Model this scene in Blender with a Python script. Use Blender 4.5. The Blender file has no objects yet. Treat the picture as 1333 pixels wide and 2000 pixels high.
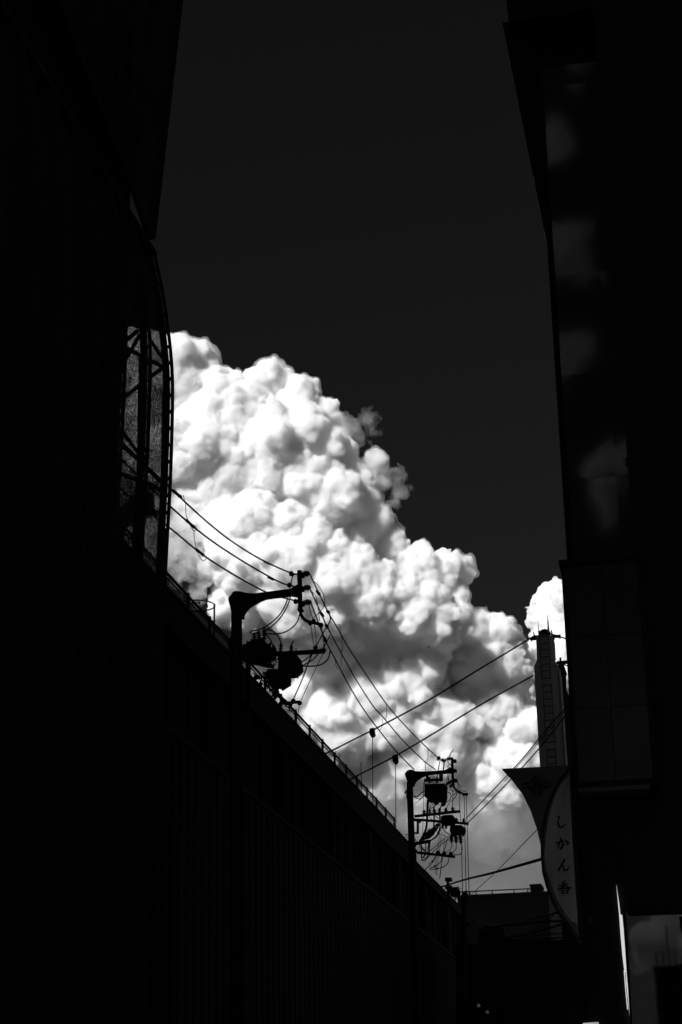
import bpy, bmesh, math, random, time
import numpy as np
from mathutils import Vector, Matrix, Euler

T0 = time.time()
sc = bpy.context.scene
COL = sc.collection

# ------------------------------------------------------------------ camera
F = 3598.0                                  # focal length in photo pixels (photo is 1333 x 2000)
CAM = np.array([0.0, 0.0, 1.6])
_up = np.array([-200.0, 10000.0, -F]); _up /= np.linalg.norm(_up)
_st = np.array([734.0, -1280.0, -F]); _st -= _up * _st.dot(_up); _st /= np.linalg.norm(_st)
_xr = np.cross(_st, _up)
RC = np.array([_xr, _st, _up])              # camera axes -> world axes (+Y runs along the street)
cam_data = bpy.data.cameras.new("camera")
cam = bpy.data.objects.new("camera", cam_data); COL.objects.link(cam)
cam_data.sensor_fit = 'VERTICAL'; cam_data.sensor_height = 36.0; cam_data.sensor_width = 36.0
cam_data.lens = F / 2000.0 * 36.0
cam_data.clip_start = 0.1; cam_data.clip_end = 60000.0
cam.matrix_world = Matrix([list(RC[0]) + [0], list(RC[1]) + [0], list(RC[2]) + [1.6], [0, 0, 0, 1]])
sc.camera = cam

# ------------------------------------------------------------------ sky, sun, exposure
SUN_DIR = Vector((-0.40, -0.83, 0.57)).normalized()      # towards the sun
world = bpy.data.worlds.new("World"); sc.world = world; world.use_nodes = True
wn = world.node_tree; wn.nodes.clear()
sky = wn.nodes.new('ShaderNodeTexSky'); sky.sky_type = 'NISHITA'; sky.sun_disc = False
sky.sun_elevation = math.asin(SUN_DIR.z)
sky.sun_rotation = math.atan2(SUN_DIR.x, SUN_DIR.y)
sky.air_density = 1.0; sky.dust_density = 0.8; sky.ozone_density = 1.0
sep = wn.nodes.new('ShaderNodeSeparateColor')            # black-and-white through a red filter
comb = wn.nodes.new('ShaderNodeCombineColor')
bg = wn.nodes.new('ShaderNodeBackground'); bg.inputs['Strength'].default_value = 0.05
wo = wn.nodes.new('ShaderNodeOutputWorld')
wn.links.new(sky.outputs[0], sep.inputs[0])
filt = wn.nodes.new('ShaderNodeMath'); filt.operation = 'MULTIPLY'; filt.inputs[1].default_value = 0.105   # deep red filter holds the blue sky back
wn.links.new(sep.outputs[0], filt.inputs[0])
for k in range(3): wn.links.new(filt.outputs[0], comb.inputs[k])
wn.links.new(comb.outputs[0], bg.inputs['Color']); wn.links.new(bg.outputs[0], wo.inputs['Surface'])
sun_data = bpy.data.lights.new("sun", 'SUN'); sun_data.energy = 5.0; sun_data.angle = math.radians(0.53)
sun_data.color = (1.0, 1.0, 1.0)                          # the photograph is black and white
sun = bpy.data.objects.new("sun", sun_data); COL.objects.link(sun)
sun.rotation_euler = SUN_DIR.to_track_quat('Z', 'Y').to_euler()
vs = sc.view_settings
vs.view_transform = 'Standard'; vs.look = 'None'; vs.exposure = 0.1; vs.gamma = 1.0; vs.use_curve_mapping = False
sc.render.engine = 'CYCLES'
cy = sc.cycles
cy.use_denoising = True; cy.max_bounces = 40; cy.diffuse_bounces = 3; cy.glossy_bounces = 3; cy.transparent_max_bounces = 64
cy.transmission_bounces = 2; cy.volume_bounces = 40; cy.use_adaptive_sampling = True; cy.adaptive_threshold = 0.015

# ------------------------------------------------------------------ helpers
def ray(px, py):
    v = np.array([px - 666.5, 1000.0 - py, -F]); return RC @ v          # depth 1 along the camera axis = F units
def at_y(px, py, y):
    v = ray(px, py); return Vector(CAM + v * (y / v[1]))
def at_x(px, py, x):
    v = ray(px, py); return Vector(CAM + v * (x / v[0]))

def new_mat(name):
    m = bpy.data.materials.new(name); m.use_nodes = True
    return m, m.node_tree.nodes, m.node_tree.links

# ---- vectorised gradient noise
_rng = np.random.RandomState(11)
_perm = np.concatenate([_rng.permutation(256)] * 3)
_grad = _rng.normal(size=(256, 3)); _grad /= np.linalg.norm(_grad, axis=1)[:, None]
_grad = _grad.astype(np.float32)
def perlin(p):
    pi = np.floor(p).astype(np.int32); pf = (p - pi).astype(np.float32); pi &= 255
    u = pf * pf * pf * (pf * (pf * 6 - 15) + 10)
    out = 0
    for dx in (0, 1):
        wx = u[:, 0] if dx else 1 - u[:, 0]
        a = _perm[pi[:, 0] + dx]
        for dy in (0, 1):
            wy = u[:, 1] if dy else 1 - u[:, 1]
            b = _perm[a + pi[:, 1] + dy]
            for dz in (0, 1):
                wz = u[:, 2] if dz else 1 - u[:, 2]
                g = _grad[_perm[b + pi[:, 2] + dz]]
                dot = g[:, 0] * (pf[:, 0] - dx) + g[:, 1] * (pf[:, 1] - dy) + g[:, 2] * (pf[:, 2] - dz)
                out = out + dot * wx * wy * wz
    return out

def build_cloud(name, lobes, vox, seed, rough=1.0, kids=(44, 10), fringe=0.0):
    """Heaped cloud: a union of lobes, each carrying smaller lobes, on a distance grid turned into closed meshes.
    lobes: (x, y, z, r) in metres in a frame whose x runs to the right, y up and z towards the viewer.
    Returns the body mesh and, if fringe > 0, a second mesh that much further out for the thin edge vapour."""
    import openvdb
    rs = np.random.RandomState(seed)
    S = [tuple(map(float, q)) for q in lobes]
    lv = list(S)
    for depth, (nk, lo, hi) in enumerate(((kids[0], .11, .5), (kids[1], .2, .55))):
        nxt = []
        for (x, y, z, r) in lv:
            for _ in range(int(nk * rs.uniform(.3, 1.25))):
                v = rs.normal(size=3); v /= np.linalg.norm(v)
                if v[1] < -0.35 and rs.rand() < .6: continue
                if v[2] < -0.5 and rs.rand() < .8: continue
                rr = r * (lo + (hi - lo) * rs.rand() ** 1.7)
                k = r - rr * rs.uniform(0.1, .6)
                nxt.append((x + v[0] * k, y + v[1] * k, z + v[2] * k, rr))
        S += nxt; lv = nxt
    A = np.array(S, dtype=np.float32)
    pad = 26
    lo = (A[:, :3] - A[:, 3:]).min(0) - pad; hi = (A[:, :3] + A[:, 3:]).max(0) + pad
    n = np.ceil((hi - lo) / vox).astype(int) + 1
    G = np.full(n, 60.0, dtype=np.float32)
    ax = [lo[k] + vox * np.arange(n[k], dtype=np.float32) for k in range(3)]
    for q, (x, y, z, r) in enumerate(A):
        if r < vox * 1.1: continue
        m = r + (16.0 if q < len(lobes) else 14.0 if r > 12 else 7.0)
        i0 = [max(0, int((c - m - lo[k]) / vox)) for k, c in enumerate((x, y, z))]
        i1 = [min(n[k], int((c + m - lo[k]) / vox) + 2) for k, c in enumerate((x, y, z))]
        gx = (ax[0][i0[0]:i1[0]] - x) ** 2; gy = (ax[1][i0[1]:i1[1]] - y) ** 2; gz = (ax[2][i0[2]:i1[2]] - z) ** 2
        d = np.sqrt(gx[:, None, None] + gy[None, :, None] + gz[None, None, :]) - r
        sub = G[i0[0]:i1[0], i0[1]:i1[1], i0[2]:i1[2]]
        np.minimum(sub, d, out=sub)
    idx = np.argwhere(np.abs(G) < 22)
    P = (idx * vox + lo).astype(np.float32)
    W = P + 11 * np.stack([perlin(P / 60 + 3), perlin(P / 60 + 41), perlin(P / 60 + 97)], 1) + 3 * np.stack([perlin(P / 17 + 7), perlin(P / 17 + 61), perlin(P / 17 + 23)], 1)
    disp = np.zeros(len(P), np.float32)
    soft = np.clip((P[:, 2] + 75.0) / 60.0, 0.0, 1.0) * .45 + .55 if fringe else 1.0      # the towers further back are smoother
    for wl, amp in ((80, 7.0), (40, 5.5), (21, 4.4), (11, 3.4), (6, 2.1)):
        if wl < vox * 2.0: continue
        disp += amp * rough * (soft if wl < 50 else 1.0) * (np.abs(perlin(W / wl + wl)) * 2.0 - 0.30)
    G[idx[:, 0], idx[:, 1], idx[:, 2]] -= disp
    if fringe:
        F2 = G.copy(); F2[idx[:, 0], idx[:, 1], idx[:, 2]] -= fringe * (0.8 + 2.4 * perlin(P / 40 + 200) + .8 * perlin(P / 14 + 300))
    out = []
    for g in ((G, F2) if fringe else (G,)):
        grid = openvdb.FloatGrid(); grid.background = 60.0
        grid.copyFromArray(g)
        pts, q = grid.convertToQuads(isovalue=0.0)
        pts = pts * vox + lo
        me = bpy.data.meshes.new(name)
        me.vertices.add(len(pts)); me.vertices.foreach_set('co', pts.astype(np.float32).ravel())
        me.loops.add(len(q) * 4); me.loops.foreach_set('vertex_index', q.astype(np.int32).ravel())
        me.polygons.add(len(q)); me.polygons.foreach_set('loop_start', np.arange(0, len(q) * 4, 4, dtype=np.int32))
        me.update(calc_edges=True)
        out.append(me); print(name, len(S), 'lobes', n, len(pts), 'verts', round(time.time() - T0, 1))
    return out

# ------------------------------------------------------------------ materials (all grey: the photograph is black and white)
def grey_mat(name, lo, hi, rough=0.7, scale=3.0, spec=0.3, metallic=0.0, bump=0.0, coat=0.0, streak=False):
    m, n, l = new_mat(name)
    b = n['Principled BSDF']
    tc = n.new('ShaderNodeTexCoord'); mp = n.new('ShaderNodeMapping')
    if streak: mp.inputs['Scale'].default_value = (1, 1, 0.12)
    l.new(tc.outputs['Object'], mp.inputs[0])
    t = n.new('ShaderNodeTexNoise'); t.inputs['Scale'].default_value = scale; t.inputs['Detail'].default_value = 8; t.inputs['Roughness'].default_value = 0.65
    l.new(mp.outputs[0], t.inputs['Vector'])
    r = n.new('ShaderNodeValToRGB'); r.color_ramp.elements[0].position = 0.3; r.color_ramp.elements[1].position = 0.72
    r.color_ramp.elements[0].color = (lo, lo, lo, 1); r.color_ramp.elements[1].color = (hi, hi, hi, 1)
    l.new(t.outputs['Fac'], r.inputs[0]); l.new(r.outputs[0], b.inputs['Base Color'])
    mr = n.new('ShaderNodeMapRange'); mr.inputs['To Min'].default_value = max(0, rough - .12); mr.inputs['To Max'].default_value = min(1, rough + .12)
    l.new(t.outputs['Fac'], mr.inputs[0]); l.new(mr.outputs[0], b.inputs['Roughness'])
    b.inputs['Specular IOR Level'].default_value = spec; b.inputs['Metallic'].default_value = metallic; b.inputs['Coat Weight'].default_value = coat
    if bump:
        bp = n.new('ShaderNodeBump'); bp.inputs['Strength'].default_value = bump; bp.inputs['Distance'].default_value = 0.02
        l.new(t.outputs['Fac'], bp.inputs['Height']); l.new(bp.outputs[0], b.inputs['Normal'])
    return m
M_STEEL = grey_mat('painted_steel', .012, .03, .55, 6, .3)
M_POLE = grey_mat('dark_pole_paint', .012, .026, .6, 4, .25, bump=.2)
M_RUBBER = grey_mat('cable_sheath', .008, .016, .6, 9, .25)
M_PORC = grey_mat('glazed_porcelain', .02, .035, .3, 9, .4)
M_CONC = grey_mat('weathered_concrete', .05, .10, .85, 1.5, .2, bump=.3, streak=True)
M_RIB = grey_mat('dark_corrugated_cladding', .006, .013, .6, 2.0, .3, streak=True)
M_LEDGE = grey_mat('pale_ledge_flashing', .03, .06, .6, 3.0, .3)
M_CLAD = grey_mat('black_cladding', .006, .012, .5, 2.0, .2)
M_TOWER = grey_mat('grey_tower_paint', .5, .62, .6, 2.2, .3, bump=.15, streak=True)
M_LADDER = grey_mat('ladder_paint', .12, .2, .6, 4, .3)
M_PIPE = grey_mat('pale_pipe_paint', .75, .85, .5, 5, .3)
M_SHUT = grey_mat('dull_shutter', .01, .02, .7, 3, .15)
M_FAR = grey_mat('far_wall_render', .10, .16, .9, .6, .2, streak=True)
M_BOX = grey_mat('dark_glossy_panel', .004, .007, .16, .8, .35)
M_SIGNBACK = grey_mat('dark_sign_panel', .012, .03, .22, 2.5, .5)
M_INK = grey_mat('black_lettering', .003, .006, .5, 9, .2)
M_ACRYL = grey_mat('worn_and_shaded_acrylic', .36, .9, .35, 1.1, .4, streak=True)  # noise contrast widened: dirt, plus shading of the folded face put into the colour
M_ASPH = grey_mat('asphalt', .035, .06, .9, 8, .2, bump=.4)
M_PAVE = grey_mat('paving', .12, .2, .85, 2, .2, bump=.3)
M_HAZEDB = grey_mat('old_building_wall', .04, .08, .85, .3, .2, streak=True)

def glass_mat(name='dark_window_glass', ior=1.38, rough=.04):
    m, n, l = new_mat(name); b = n['Principled BSDF']
    b.inputs['Base Color'].default_value = (.004, .004, .004, 1); b.inputs['Roughness'].default_value = rough; b.inputs['IOR'].default_value = ior
    tc = n.new('ShaderNodeTexCoord'); t = n.new('ShaderNodeTexNoise'); t.inputs['Scale'].default_value = 0.7; t.inputs['Detail'].default_value = 2
    bp = n.new('ShaderNodeBump'); bp.inputs['Strength'].default_value = 0.03; bp.inputs['Distance'].default_value = 0.03
    l.new(tc.outputs['Object'], t.inputs['Vector']); l.new(t.outputs['Fac'], bp.inputs['Height']); l.new(bp.outputs[0], b.inputs['Normal'])
    return m
M_GLASS = glass_mat(); M_MIRROR = glass_mat('mirror_window_glass', 1.52, .02)

def mesh_mat(name, tmin, tmax, scale):
    """woven wire mesh: threads block the light, the holes let it through"""
    m, n, l = new_mat(name); b = n['Principled BSDF']
    b.inputs['Base Color'].default_value = (.012, .012, .012, 1); b.inputs['Roughness'].default_value = .5
    tc = n.new('ShaderNodeTexCoord')
    def noise(sx, sy, sz, sc):
        mp = n.new('ShaderNodeMapping'); mp.inputs['Scale'].default_value = (sx, sy, sz); l.new(tc.outputs['Object'], mp.inputs[0])
        t = n.new('ShaderNodeTexNoise'); t.inputs['Scale'].default_value = sc; t.inputs['Detail'].default_value = 4; t.inputs['Roughness'].default_value = .7
        l.new(mp.outputs[0], t.inputs['Vector']); return t
    a = noise(1, 1.0, .18, scale); c = noise(1, .25, 1.2, scale * .8)
    mul = n.new('ShaderNodeMath'); mul.operation = 'ADD'; l.new(a.outputs['Fac'], mul.inputs[0]); l.new(c.outputs['Fac'], mul.inputs[1])
    mr = n.new('ShaderNodeMapRange'); mr.inputs['From Min'].default_value = .75; mr.inputs['From Max'].default_value = 1.25
    mr.inputs['To Min'].default_value = tmin; mr.inputs['To Max'].default_value = tmax
    l.new(mul.outputs[0], mr.inputs[0])
    tr = n.new('ShaderNodeBsdfTransparent'); mx = n.new('ShaderNodeMixShader')
    l.new(mr.outputs[0], mx.inputs[0]); l.new(b.outputs[0], mx.inputs[1]); l.new(tr.outputs[0], mx.inputs[2])
    l.new(mx.outputs[0], n['Material Output'].inputs['Surface'])
    return m
M_MESH = mesh_mat('woven_metal_screen', .08, .42, 48)
M_FENCE = mesh_mat('fence_wire_mesh', .6, .85, 30)

def lamp_mat(name, e):
    m, n, l = new_mat(name); b = n['Principled BSDF']
    b.inputs['Base Color'].default_value = (.8, .8, .8, 1)
    b.inputs['Emission Color'].default_value = (1, 1, 1, 1); b.inputs['Emission Strength'].default_value = e
    return m
M_LIT = lamp_mat('glowing_white_face', .62)
M_LAMP = lamp_mat('dim_shop_lamp', .025)

def vapour_mat(name, dens, aniso=0.0):
    m, n, l = new_mat(name); n.remove(n['Principled BSDF'])
    v = n.new('ShaderNodeVolumeScatter'); v.inputs['Color'].default_value = (1, 1, 1, 1)
    v.inputs['Density'].default_value = dens; v.inputs['Anisotropy'].default_value = aniso
    l.new(v.outputs[0], n['Material Output'].inputs['Volume'])
    return m

def ragged_mat(name, dens, size, lo=.36, hi=.82, detail=3, rough=.55):
    """torn vapour: the density itself is uneven"""
    m, n, l = new_mat(name); n.remove(n['Principled BSDF'])
    v = n.new('ShaderNodeVolumeScatter'); v.inputs['Color'].default_value = (1, 1, 1, 1)
    tc = n.new('ShaderNodeTexCoord'); t = n.new('ShaderNodeTexNoise'); t.inputs['Scale'].default_value = 1.0 / size; t.inputs['Detail'].default_value = detail; t.inputs['Roughness'].default_value = rough
    mr = n.new('ShaderNodeMapRange'); mr.inputs['From Min'].default_value = lo; mr.inputs['From Max'].default_value = hi; mr.inputs['To Min'].default_value = 0.0; mr.inputs['To Max'].default_value = dens
    l.new(tc.outputs['Object'], t.inputs['Vector']); l.new(t.outputs['Fac'], mr.inputs[0]); l.new(mr.outputs[0], v.inputs['Density'])
    l.new(v.outputs[0], n['Material Output'].inputs['Volume'])
    return m

# ------------------------------------------------------------------ mesh helpers
def V(p): return np.array([p[0], p[1], p[2]], float)
class MB:
    def __init__(s): s.v = []; s.f = []; s.sm = []
    def add(s, vs, fs, smooth=False):
        o = len(s.v); s.v += [tuple(map(float, p)) for p in vs]
        for f in fs: s.f.append(tuple(i + o for i in f)); s.sm.append(smooth)
        return s
    def box(s, lo, hi):
        (a, b, c), (d, e, g) = lo, hi
        return s.add([(a, b, c), (d, b, c), (d, e, c), (a, e, c), (a, b, g), (d, b, g), (d, e, g), (a, e, g)],
                     [(0, 3, 2, 1), (4, 5, 6, 7), (0, 1, 5, 4), (1, 2, 6, 5), (2, 3, 7, 6), (3, 0, 4, 7)])
    def prism(s, poly, ext):
        n = len(poly); P = [V(p) for p in poly]; e = V(ext)
        nr = sum((np.cross(P[i] - P[0], P[(i + 1) % n] - P[0]) for i in range(n)), np.zeros(3))
        if nr.dot(e) > 0: P = P[::-1]
        return s.add(P + [p + e for p in P], [tuple(range(n)), tuple(range(2 * n - 1, n - 1, -1))] + [(i, i + n, (i + 1) % n + n, (i + 1) % n) for i in range(n)])
    def tube(s, pts, r, n=8, close=True):
        P = [V(p) for p in pts]; R = list(r) if hasattr(r, '__len__') else [r] * len(P)
        up = np.array([0, 0, 1.0]); prev = None; rings = []
        for i, p in enumerate(P):
            t = P[min(i + 1, len(P) - 1)] - P[max(i - 1, 0)]; t /= (np.linalg.norm(t) + 1e-12)
            if prev is None:
                a = np.cross(t, up); a = np.cross(t, [1, 0, 0]) if np.linalg.norm(a) < 1e-3 else a
            else: a = prev - t * prev.dot(t)
            a /= np.linalg.norm(a); prev = a; b = np.cross(t, a)
            rings.append([p + R[i] * (math.cos(2 * math.pi * k / n) * a + math.sin(2 * math.pi * k / n) * b) for k in range(n)])
        vs = [q for ring in rings for q in ring]; fs = []
        for i in range(len(P) - 1):
            for k in range(n): fs.append((i * n + k, i * n + (k + 1) % n, (i + 1) * n + (k + 1) % n, (i + 1) * n + k))
        s.add(vs, fs, True)
        if close: s.add(rings[0], [tuple(range(n - 1, -1, -1))]); s.add(rings[-1], [tuple(range(n))])
        return s
    def lathe(s, a, b, prof, n=10):
        a, b = V(a), V(b); return s.tube([a + (b - a) * t for t, r in prof], [max(r, .001) for t, r in prof], n)
    def ball(s, c, r, n=10):
        c = V(c); m = 6
        return s.tube([c + np.array([0, 0, -r * math.cos(math.pi * k / m)]) for k in range(m + 1)], [max(.002, r * math.sin(math.pi * k / m)) for k in range(m + 1)], n)
    def build(s, name, mat, parent=None, bevel=0):
        loc = parent_root(parent)
        me = bpy.data.meshes.new(name)
        me.from_pydata([(x - loc[0], y - loc[1], z - loc[2]) for x, y, z in s.v], [], s.f)
        me.polygons.foreach_set('use_smooth', s.sm); me.materials.append(mat); me.update()
        o = bpy.data.objects.new(name, me); COL.objects.link(o)
        if parent: o.parent = parent
        if bevel:
            bv = o.modifiers.new('bevel', 'BEVEL'); bv.width = bevel; bv.segments = 2; bv.limit_method = 'ANGLE'
        return o
def parent_root(p):
    if p is None: return (0, 0, 0)
    while p.parent: p = p.parent
    return tuple(p.location)
def tag(o, label=None, cat=None, group=None, kind=None):
    for k, v in (('label', label), ('category', cat), ('group', group), ('kind', kind)):
        if v: o[k] = v
    return o
def thing(name, label, cat, loc, group=None):
    o = bpy.data.objects.new(name, None); COL.objects.link(o); o.location = Vector(loc); o.empty_display_size = .3
    return tag(o, label, cat, group)
def piece(name, me, parent):                       # another object sharing mesh data
    o = bpy.data.objects.new(name, me); COL.objects.link(o); o.parent = parent; return o
def smooth_pts(pts, k=6):
    P = [V(p) for p in pts]
    if len(P) < 3: return P
    Q = [2 * P[0] - P[1]] + P + [2 * P[-1] - P[-2]]; out = []
    for i in range(1, len(Q) - 2):
        for j in range(k):
            t = j / k; a, b, c, d = Q[i - 1], Q[i], Q[i + 1], Q[i + 2]
            out.append(.5 * ((2 * b) + (c - a) * t + (2 * a - 5 * b + 4 * c - d) * t * t + (3 * b - a - 3 * c + d) * t ** 3))
    return out + [P[-1]]
def on_line(px, py, A, B):
    """where the sight line through a photo point meets the upright plane through plan points A and B"""
    v = ray(px, py); d = np.array(B[:2], float) - np.array(A[:2], float); n = np.array([-d[1], d[0]])
    t = n.dot(np.array(A[:2], float) - CAM[:2]) / n.dot(v[:2]); return Vector(CAM + v * t)
def wire(name, pts, r, label, cat='cable', group=None, mat=None, n=6, k=6):
    return tag(MB().tube(smooth_pts(pts, k), r, n).build(name, mat or M_RUBBER), label, cat, group)

# ------------------------------------------------------------------ the setting: ground, road, pavements
g = MB().box((-6000, -6000, -1.0), (6000, 9000, 0)).build('ground', M_ASPH); tag(g, kind='structure')
g = MB().box((-4.2, -120, .004), (3.2, 300, .008)).build('road', M_ASPH); tag(g, kind='structure')
for nm, a, b in (('pavement_west', -9.6, -4.2), ('pavement_east', 3.2, 6.0)):
    p = MB().box((a, -120, .003), (b, 300, .13)).build(nm, M_PAVE, bevel=.02); tag(p, kind='structure')
for k in range(12):
    pass

# ------------------------------------------------------------------ viaduct-side station building, x = -10
YB0, YB1 = 12.0, 68.0
ZP, ZL3, ZL2 = 12.83, 12.05, 10.05
sb = thing('station_building', 'long dark station building with fenced flat roof running along the street', 'building', (-10, 40, 0))
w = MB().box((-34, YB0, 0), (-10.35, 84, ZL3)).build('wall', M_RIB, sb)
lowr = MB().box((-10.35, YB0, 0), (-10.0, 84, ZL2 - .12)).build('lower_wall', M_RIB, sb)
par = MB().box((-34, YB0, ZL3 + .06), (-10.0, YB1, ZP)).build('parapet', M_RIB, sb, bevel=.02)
par2 = MB().box((-33, YB1 + .01, ZL3 + .06), (-10.0, 84, ZP - .35)).build('parapet', M_RIB, sb)
MB().box((-10.36, YB0, ZL3 - .02), (-9.93, 84, ZL3 + .058)).build('eave', M_LEDGE, sb, bevel=.01)
MB().box((-10.34, YB0, ZL2 - .118), (-9.94, 84, ZL2)).build('sill_ledge', M_LEDGE, sb, bevel=.01)
MB().box((-10.06, YB0, ZP + .002), (-9.96, YB1, ZP + .05)).build('coping', M_STEEL, sb)
# window band between sill and eave: pilasters, frames and panes
pil_y = [20.2, 26.0, 32.4, 39.0, 45.8, 52.2, 58.4, 64.2, 70.5, 77.0, 83.0]
for i, y in enumerate(pil_y):
    MB().box((-10.34, y - .22, ZL2 + .002), (-10.04, y + .22, ZL3 - .022)).build('pilaster', M_CONC, sb)
    if i + 1 < len(pil_y):
        y2 = pil_y[i + 1]; ya, yb = y + .24, y2 - .24
        fr = MB()
        fr.box((-10.33, ya, ZL2 + .004), (-10.24, yb, ZL2 + .09)).box((-10.33, ya, ZL3 - .10), (-10.24, yb, ZL3 - .024))
        for q in range(5):
            yy = ya + (yb - ya - .06) * q / 4; fr.box((-10.328, yy, ZL2 + .092), (-10.235, yy + .06, ZL3 - .102))
        wf = fr.build('window_frame', M_STEEL, sb)
        for q in range(4):
            y0 = ya + (yb - ya - .06) * q / 4 + .062; y1 = ya + (yb - ya - .06) * (q + 1) / 4 - .002
            MB().box((-10.31, y0, ZL2 + .094), (-10.295, y1, ZL3 - .104)).build('pane', M_SHUT, wf)
# ribs of the cladding under the sill
rib_me = None
for k in range(116):
    y = 14 + k * .6
    if y > 83.5: break
    if rib_me is None:
        o = MB().box((-9.998, -.06, 0), (-9.98, .06, ZL2 - .125)).build('cladding_rib', M_RIB)
        rib_me = o.data
        for vv in rib_me.vertices: vv.co.x += 10
        o.parent = sb
    else: o = piece('cladding_rib', rib_me, sb)
    o.location = (0, y - 40, 0)
# roof fence, set back from the parapet edge
XF, ZF = -10.65, 1.6 + 10.65 * 1.16
fence = thing('roof_fence', 'slim metal railing with wire mesh along the station roof edge', 'fence', (XF, 40, ZP))
post_me = None
py = [10.65 * (6.296 - .1795 * k) for k in range(22)]
for y in py:
    if post_me is None:
        o = MB().box((XF - .03, 40 - .035, ZP), (XF + .03, 40 + .035, ZF + .05)).build('post', M_STEEL, fence); post_me = o.data
    else: o = piece('post', post_me, fence)
    o.location = (0, y - 40, 0)
y0, y1 = min(py), max(py)
MB().box((XF - .025, y0, ZF - .045), (XF + .025, y1, ZF)).build('rail', M_STEEL, fence)
MB().box((XF - .015, y0, ZF - .13), (XF + .015, y1, ZF - .105)).build('rail', M_STEEL, fence)
for dz in (.32, .62, .9):
    MB().tube([(XF, y0, ZF - dz), (XF, y1, ZF - dz)], .009, 6).build('wire', M_STEEL, fence)
for a, b in zip(sorted(py)[:-1], sorted(py)[1:]):
    MB().box((XF - .004, a + .04, ZP + .02), (XF + .004, b - .04, ZF - .14)).build('panel', M_FENCE, fence)
# hoop standing on the roof behind the fence
hp = on_line(383, 1183, (-12.2, 0), (-12.2, 10))
hoop = thing('roof_hoop', 'thin round hoop on a short stem behind the roof railing', 'hoop', (hp.x, hp.y, ZP))
ring = [Vector((hp.x + .5 * math.cos(t), hp.y + .5 * math.sin(t), hp.z)) for t in [2 * math.pi * k / 36 for k in range(37)]]
MB().tube(ring, .018, 6).build('ring', M_STEEL, hoop)
MB().tube([(hp.x + .5, hp.y, ZP), (hp.x + .5, hp.y, hp.z)], .025, 6).build('stem', M_STEEL, hoop)
MB().tube([(hp.x - .5, hp.y, ZP), (hp.x - .5, hp.y, hp.z)], .02, 6).build('stem', M_STEEL, hoop)
for px, py0, py1, lab in ((663, 1473, 1498, 'short thin rod on the station roof behind the railing'), (705.5, 1488, 1534, 'tall thin lightning rod on the station roof behind the railing')):
    a = on_line(px, py0, (-12, 0), (-12, 10)); tag(MB().tube([(a.x, a.y, ZP), a], .014, 6).build('lightning_rod', M_STEEL), lab, 'rod')

# ------------------------------------------------------------------ screened building on the near left, bulging wire screen
YE = 24.73
prof_px = [(305, 497), (319, 560), (329, 625), (336, 680), (340, 740), (340, 800), (338, 880), (335, 960), (330, 1050), (322, 1190), (311, 1340), (300, 1440), (289, 1540), (280, 1630)]
prof = [at_y(x, y, YE) for x, y in prof_px]
PR = [(p.x, p.z) for p in smooth_pts(prof, 3) for p in [Vector(p)]]
PR.append((PR[-1][0] - .1, 2.2))
scr = thing('screened_building', 'black building behind a bulging wire mesh screen with upright fins', 'building', (-7.6, 14, 0))
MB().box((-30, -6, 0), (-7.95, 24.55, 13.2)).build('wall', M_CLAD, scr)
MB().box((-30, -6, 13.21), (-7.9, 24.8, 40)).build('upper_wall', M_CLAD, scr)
def sweep(mb, xa, xb, ya, yb, prof):
    n = len(prof); vs = []; fs = []
    for (x, z) in prof: vs += [(x + xa, ya, z), (x + xb, ya, z), (x + xb, yb, z), (x + xa, yb, z)]
    for i in range(n - 1):
        for k in range(4): fs.append((4 * i + k, 4 * i + (k + 1) % 4, 4 * i + 4 + (k + 1) % 4, 4 * i + 4 + k))
    fs += [(3, 2, 1, 0), (4 * n - 4, 4 * n - 3, 4 * n - 2, 4 * n - 1)]
    return mb.add(vs, [f[::-1] for f in fs])
DY = 1.19; clip_me = None
for k in range(10):
    y = YE - DY * k
    mu = sweep(MB(), -.165, -.066, y - .03, y + .03, PR).build('mullion', M_STEEL, scr)
    fin = sweep(MB(), -.046, 0.0, y - .02, y + .02, PR).build('fin', M_STEEL, scr)
    z = 6.0
    while k < 3 and z < PR[0][1] - .1:
        x = np.interp(-z, [-q[1] for q in PR], [q[0] for q in PR])
        if clip_me is None: clip_me = MB().box((-.012, -.018, -.025), (.012, .018, .025)).build('clip', M_STEEL).data; bpy.data.objects.remove(bpy.data.objects['clip'])
        piece('clip', clip_me, mu).location = (x - .056 + 7.6, y - 14, z); z += .27
    if k < 9: sweep(MB(), -.162, -.158, y - DY + .031, y - .031, PR).build('mesh_panel', M_MESH, scr)
MB().box((PR[0][0] - .2, YE - 11, PR[0][1] - .02), (PR[0][0] + .01, YE + .03, PR[0][1] + .05)).build('top_rail', M_STEEL, scr)
# braces standing behind the last bays
bx = -7.62
for a, b in (((247, 664), (268, 647)), ((246, 702), (273, 655)), ((247, 680), (276, 695)), ((294, 664), (322, 706)), ((294, 704), (322, 719)), ((293, 737), (322, 716)),
             ((242, 777), (277, 749)), ((238, 841), (270, 884)), ((237, 868), (270, 898)), ((236, 925), (268, 938)), ((288, 914), (318, 945)), ((287, 943), (316, 958)),
             ((262, 545), (300, 545)), ((262, 590), (290, 640))):
    MB().tube([on_line(*a, (bx, 0), (bx, 9)), on_line(*b, (bx, 0), (bx, 9))], .032, 6).build('brace', M_STEEL, scr)
for px in (279, 325):
    p0 = on_line(px, 700, (bx, 0), (bx, 9)); MB().box((bx - .05, p0.y - .04, 2), (bx + .02, p0.y + .04, 13.4)).build('chord', M_STEEL, scr)
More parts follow.
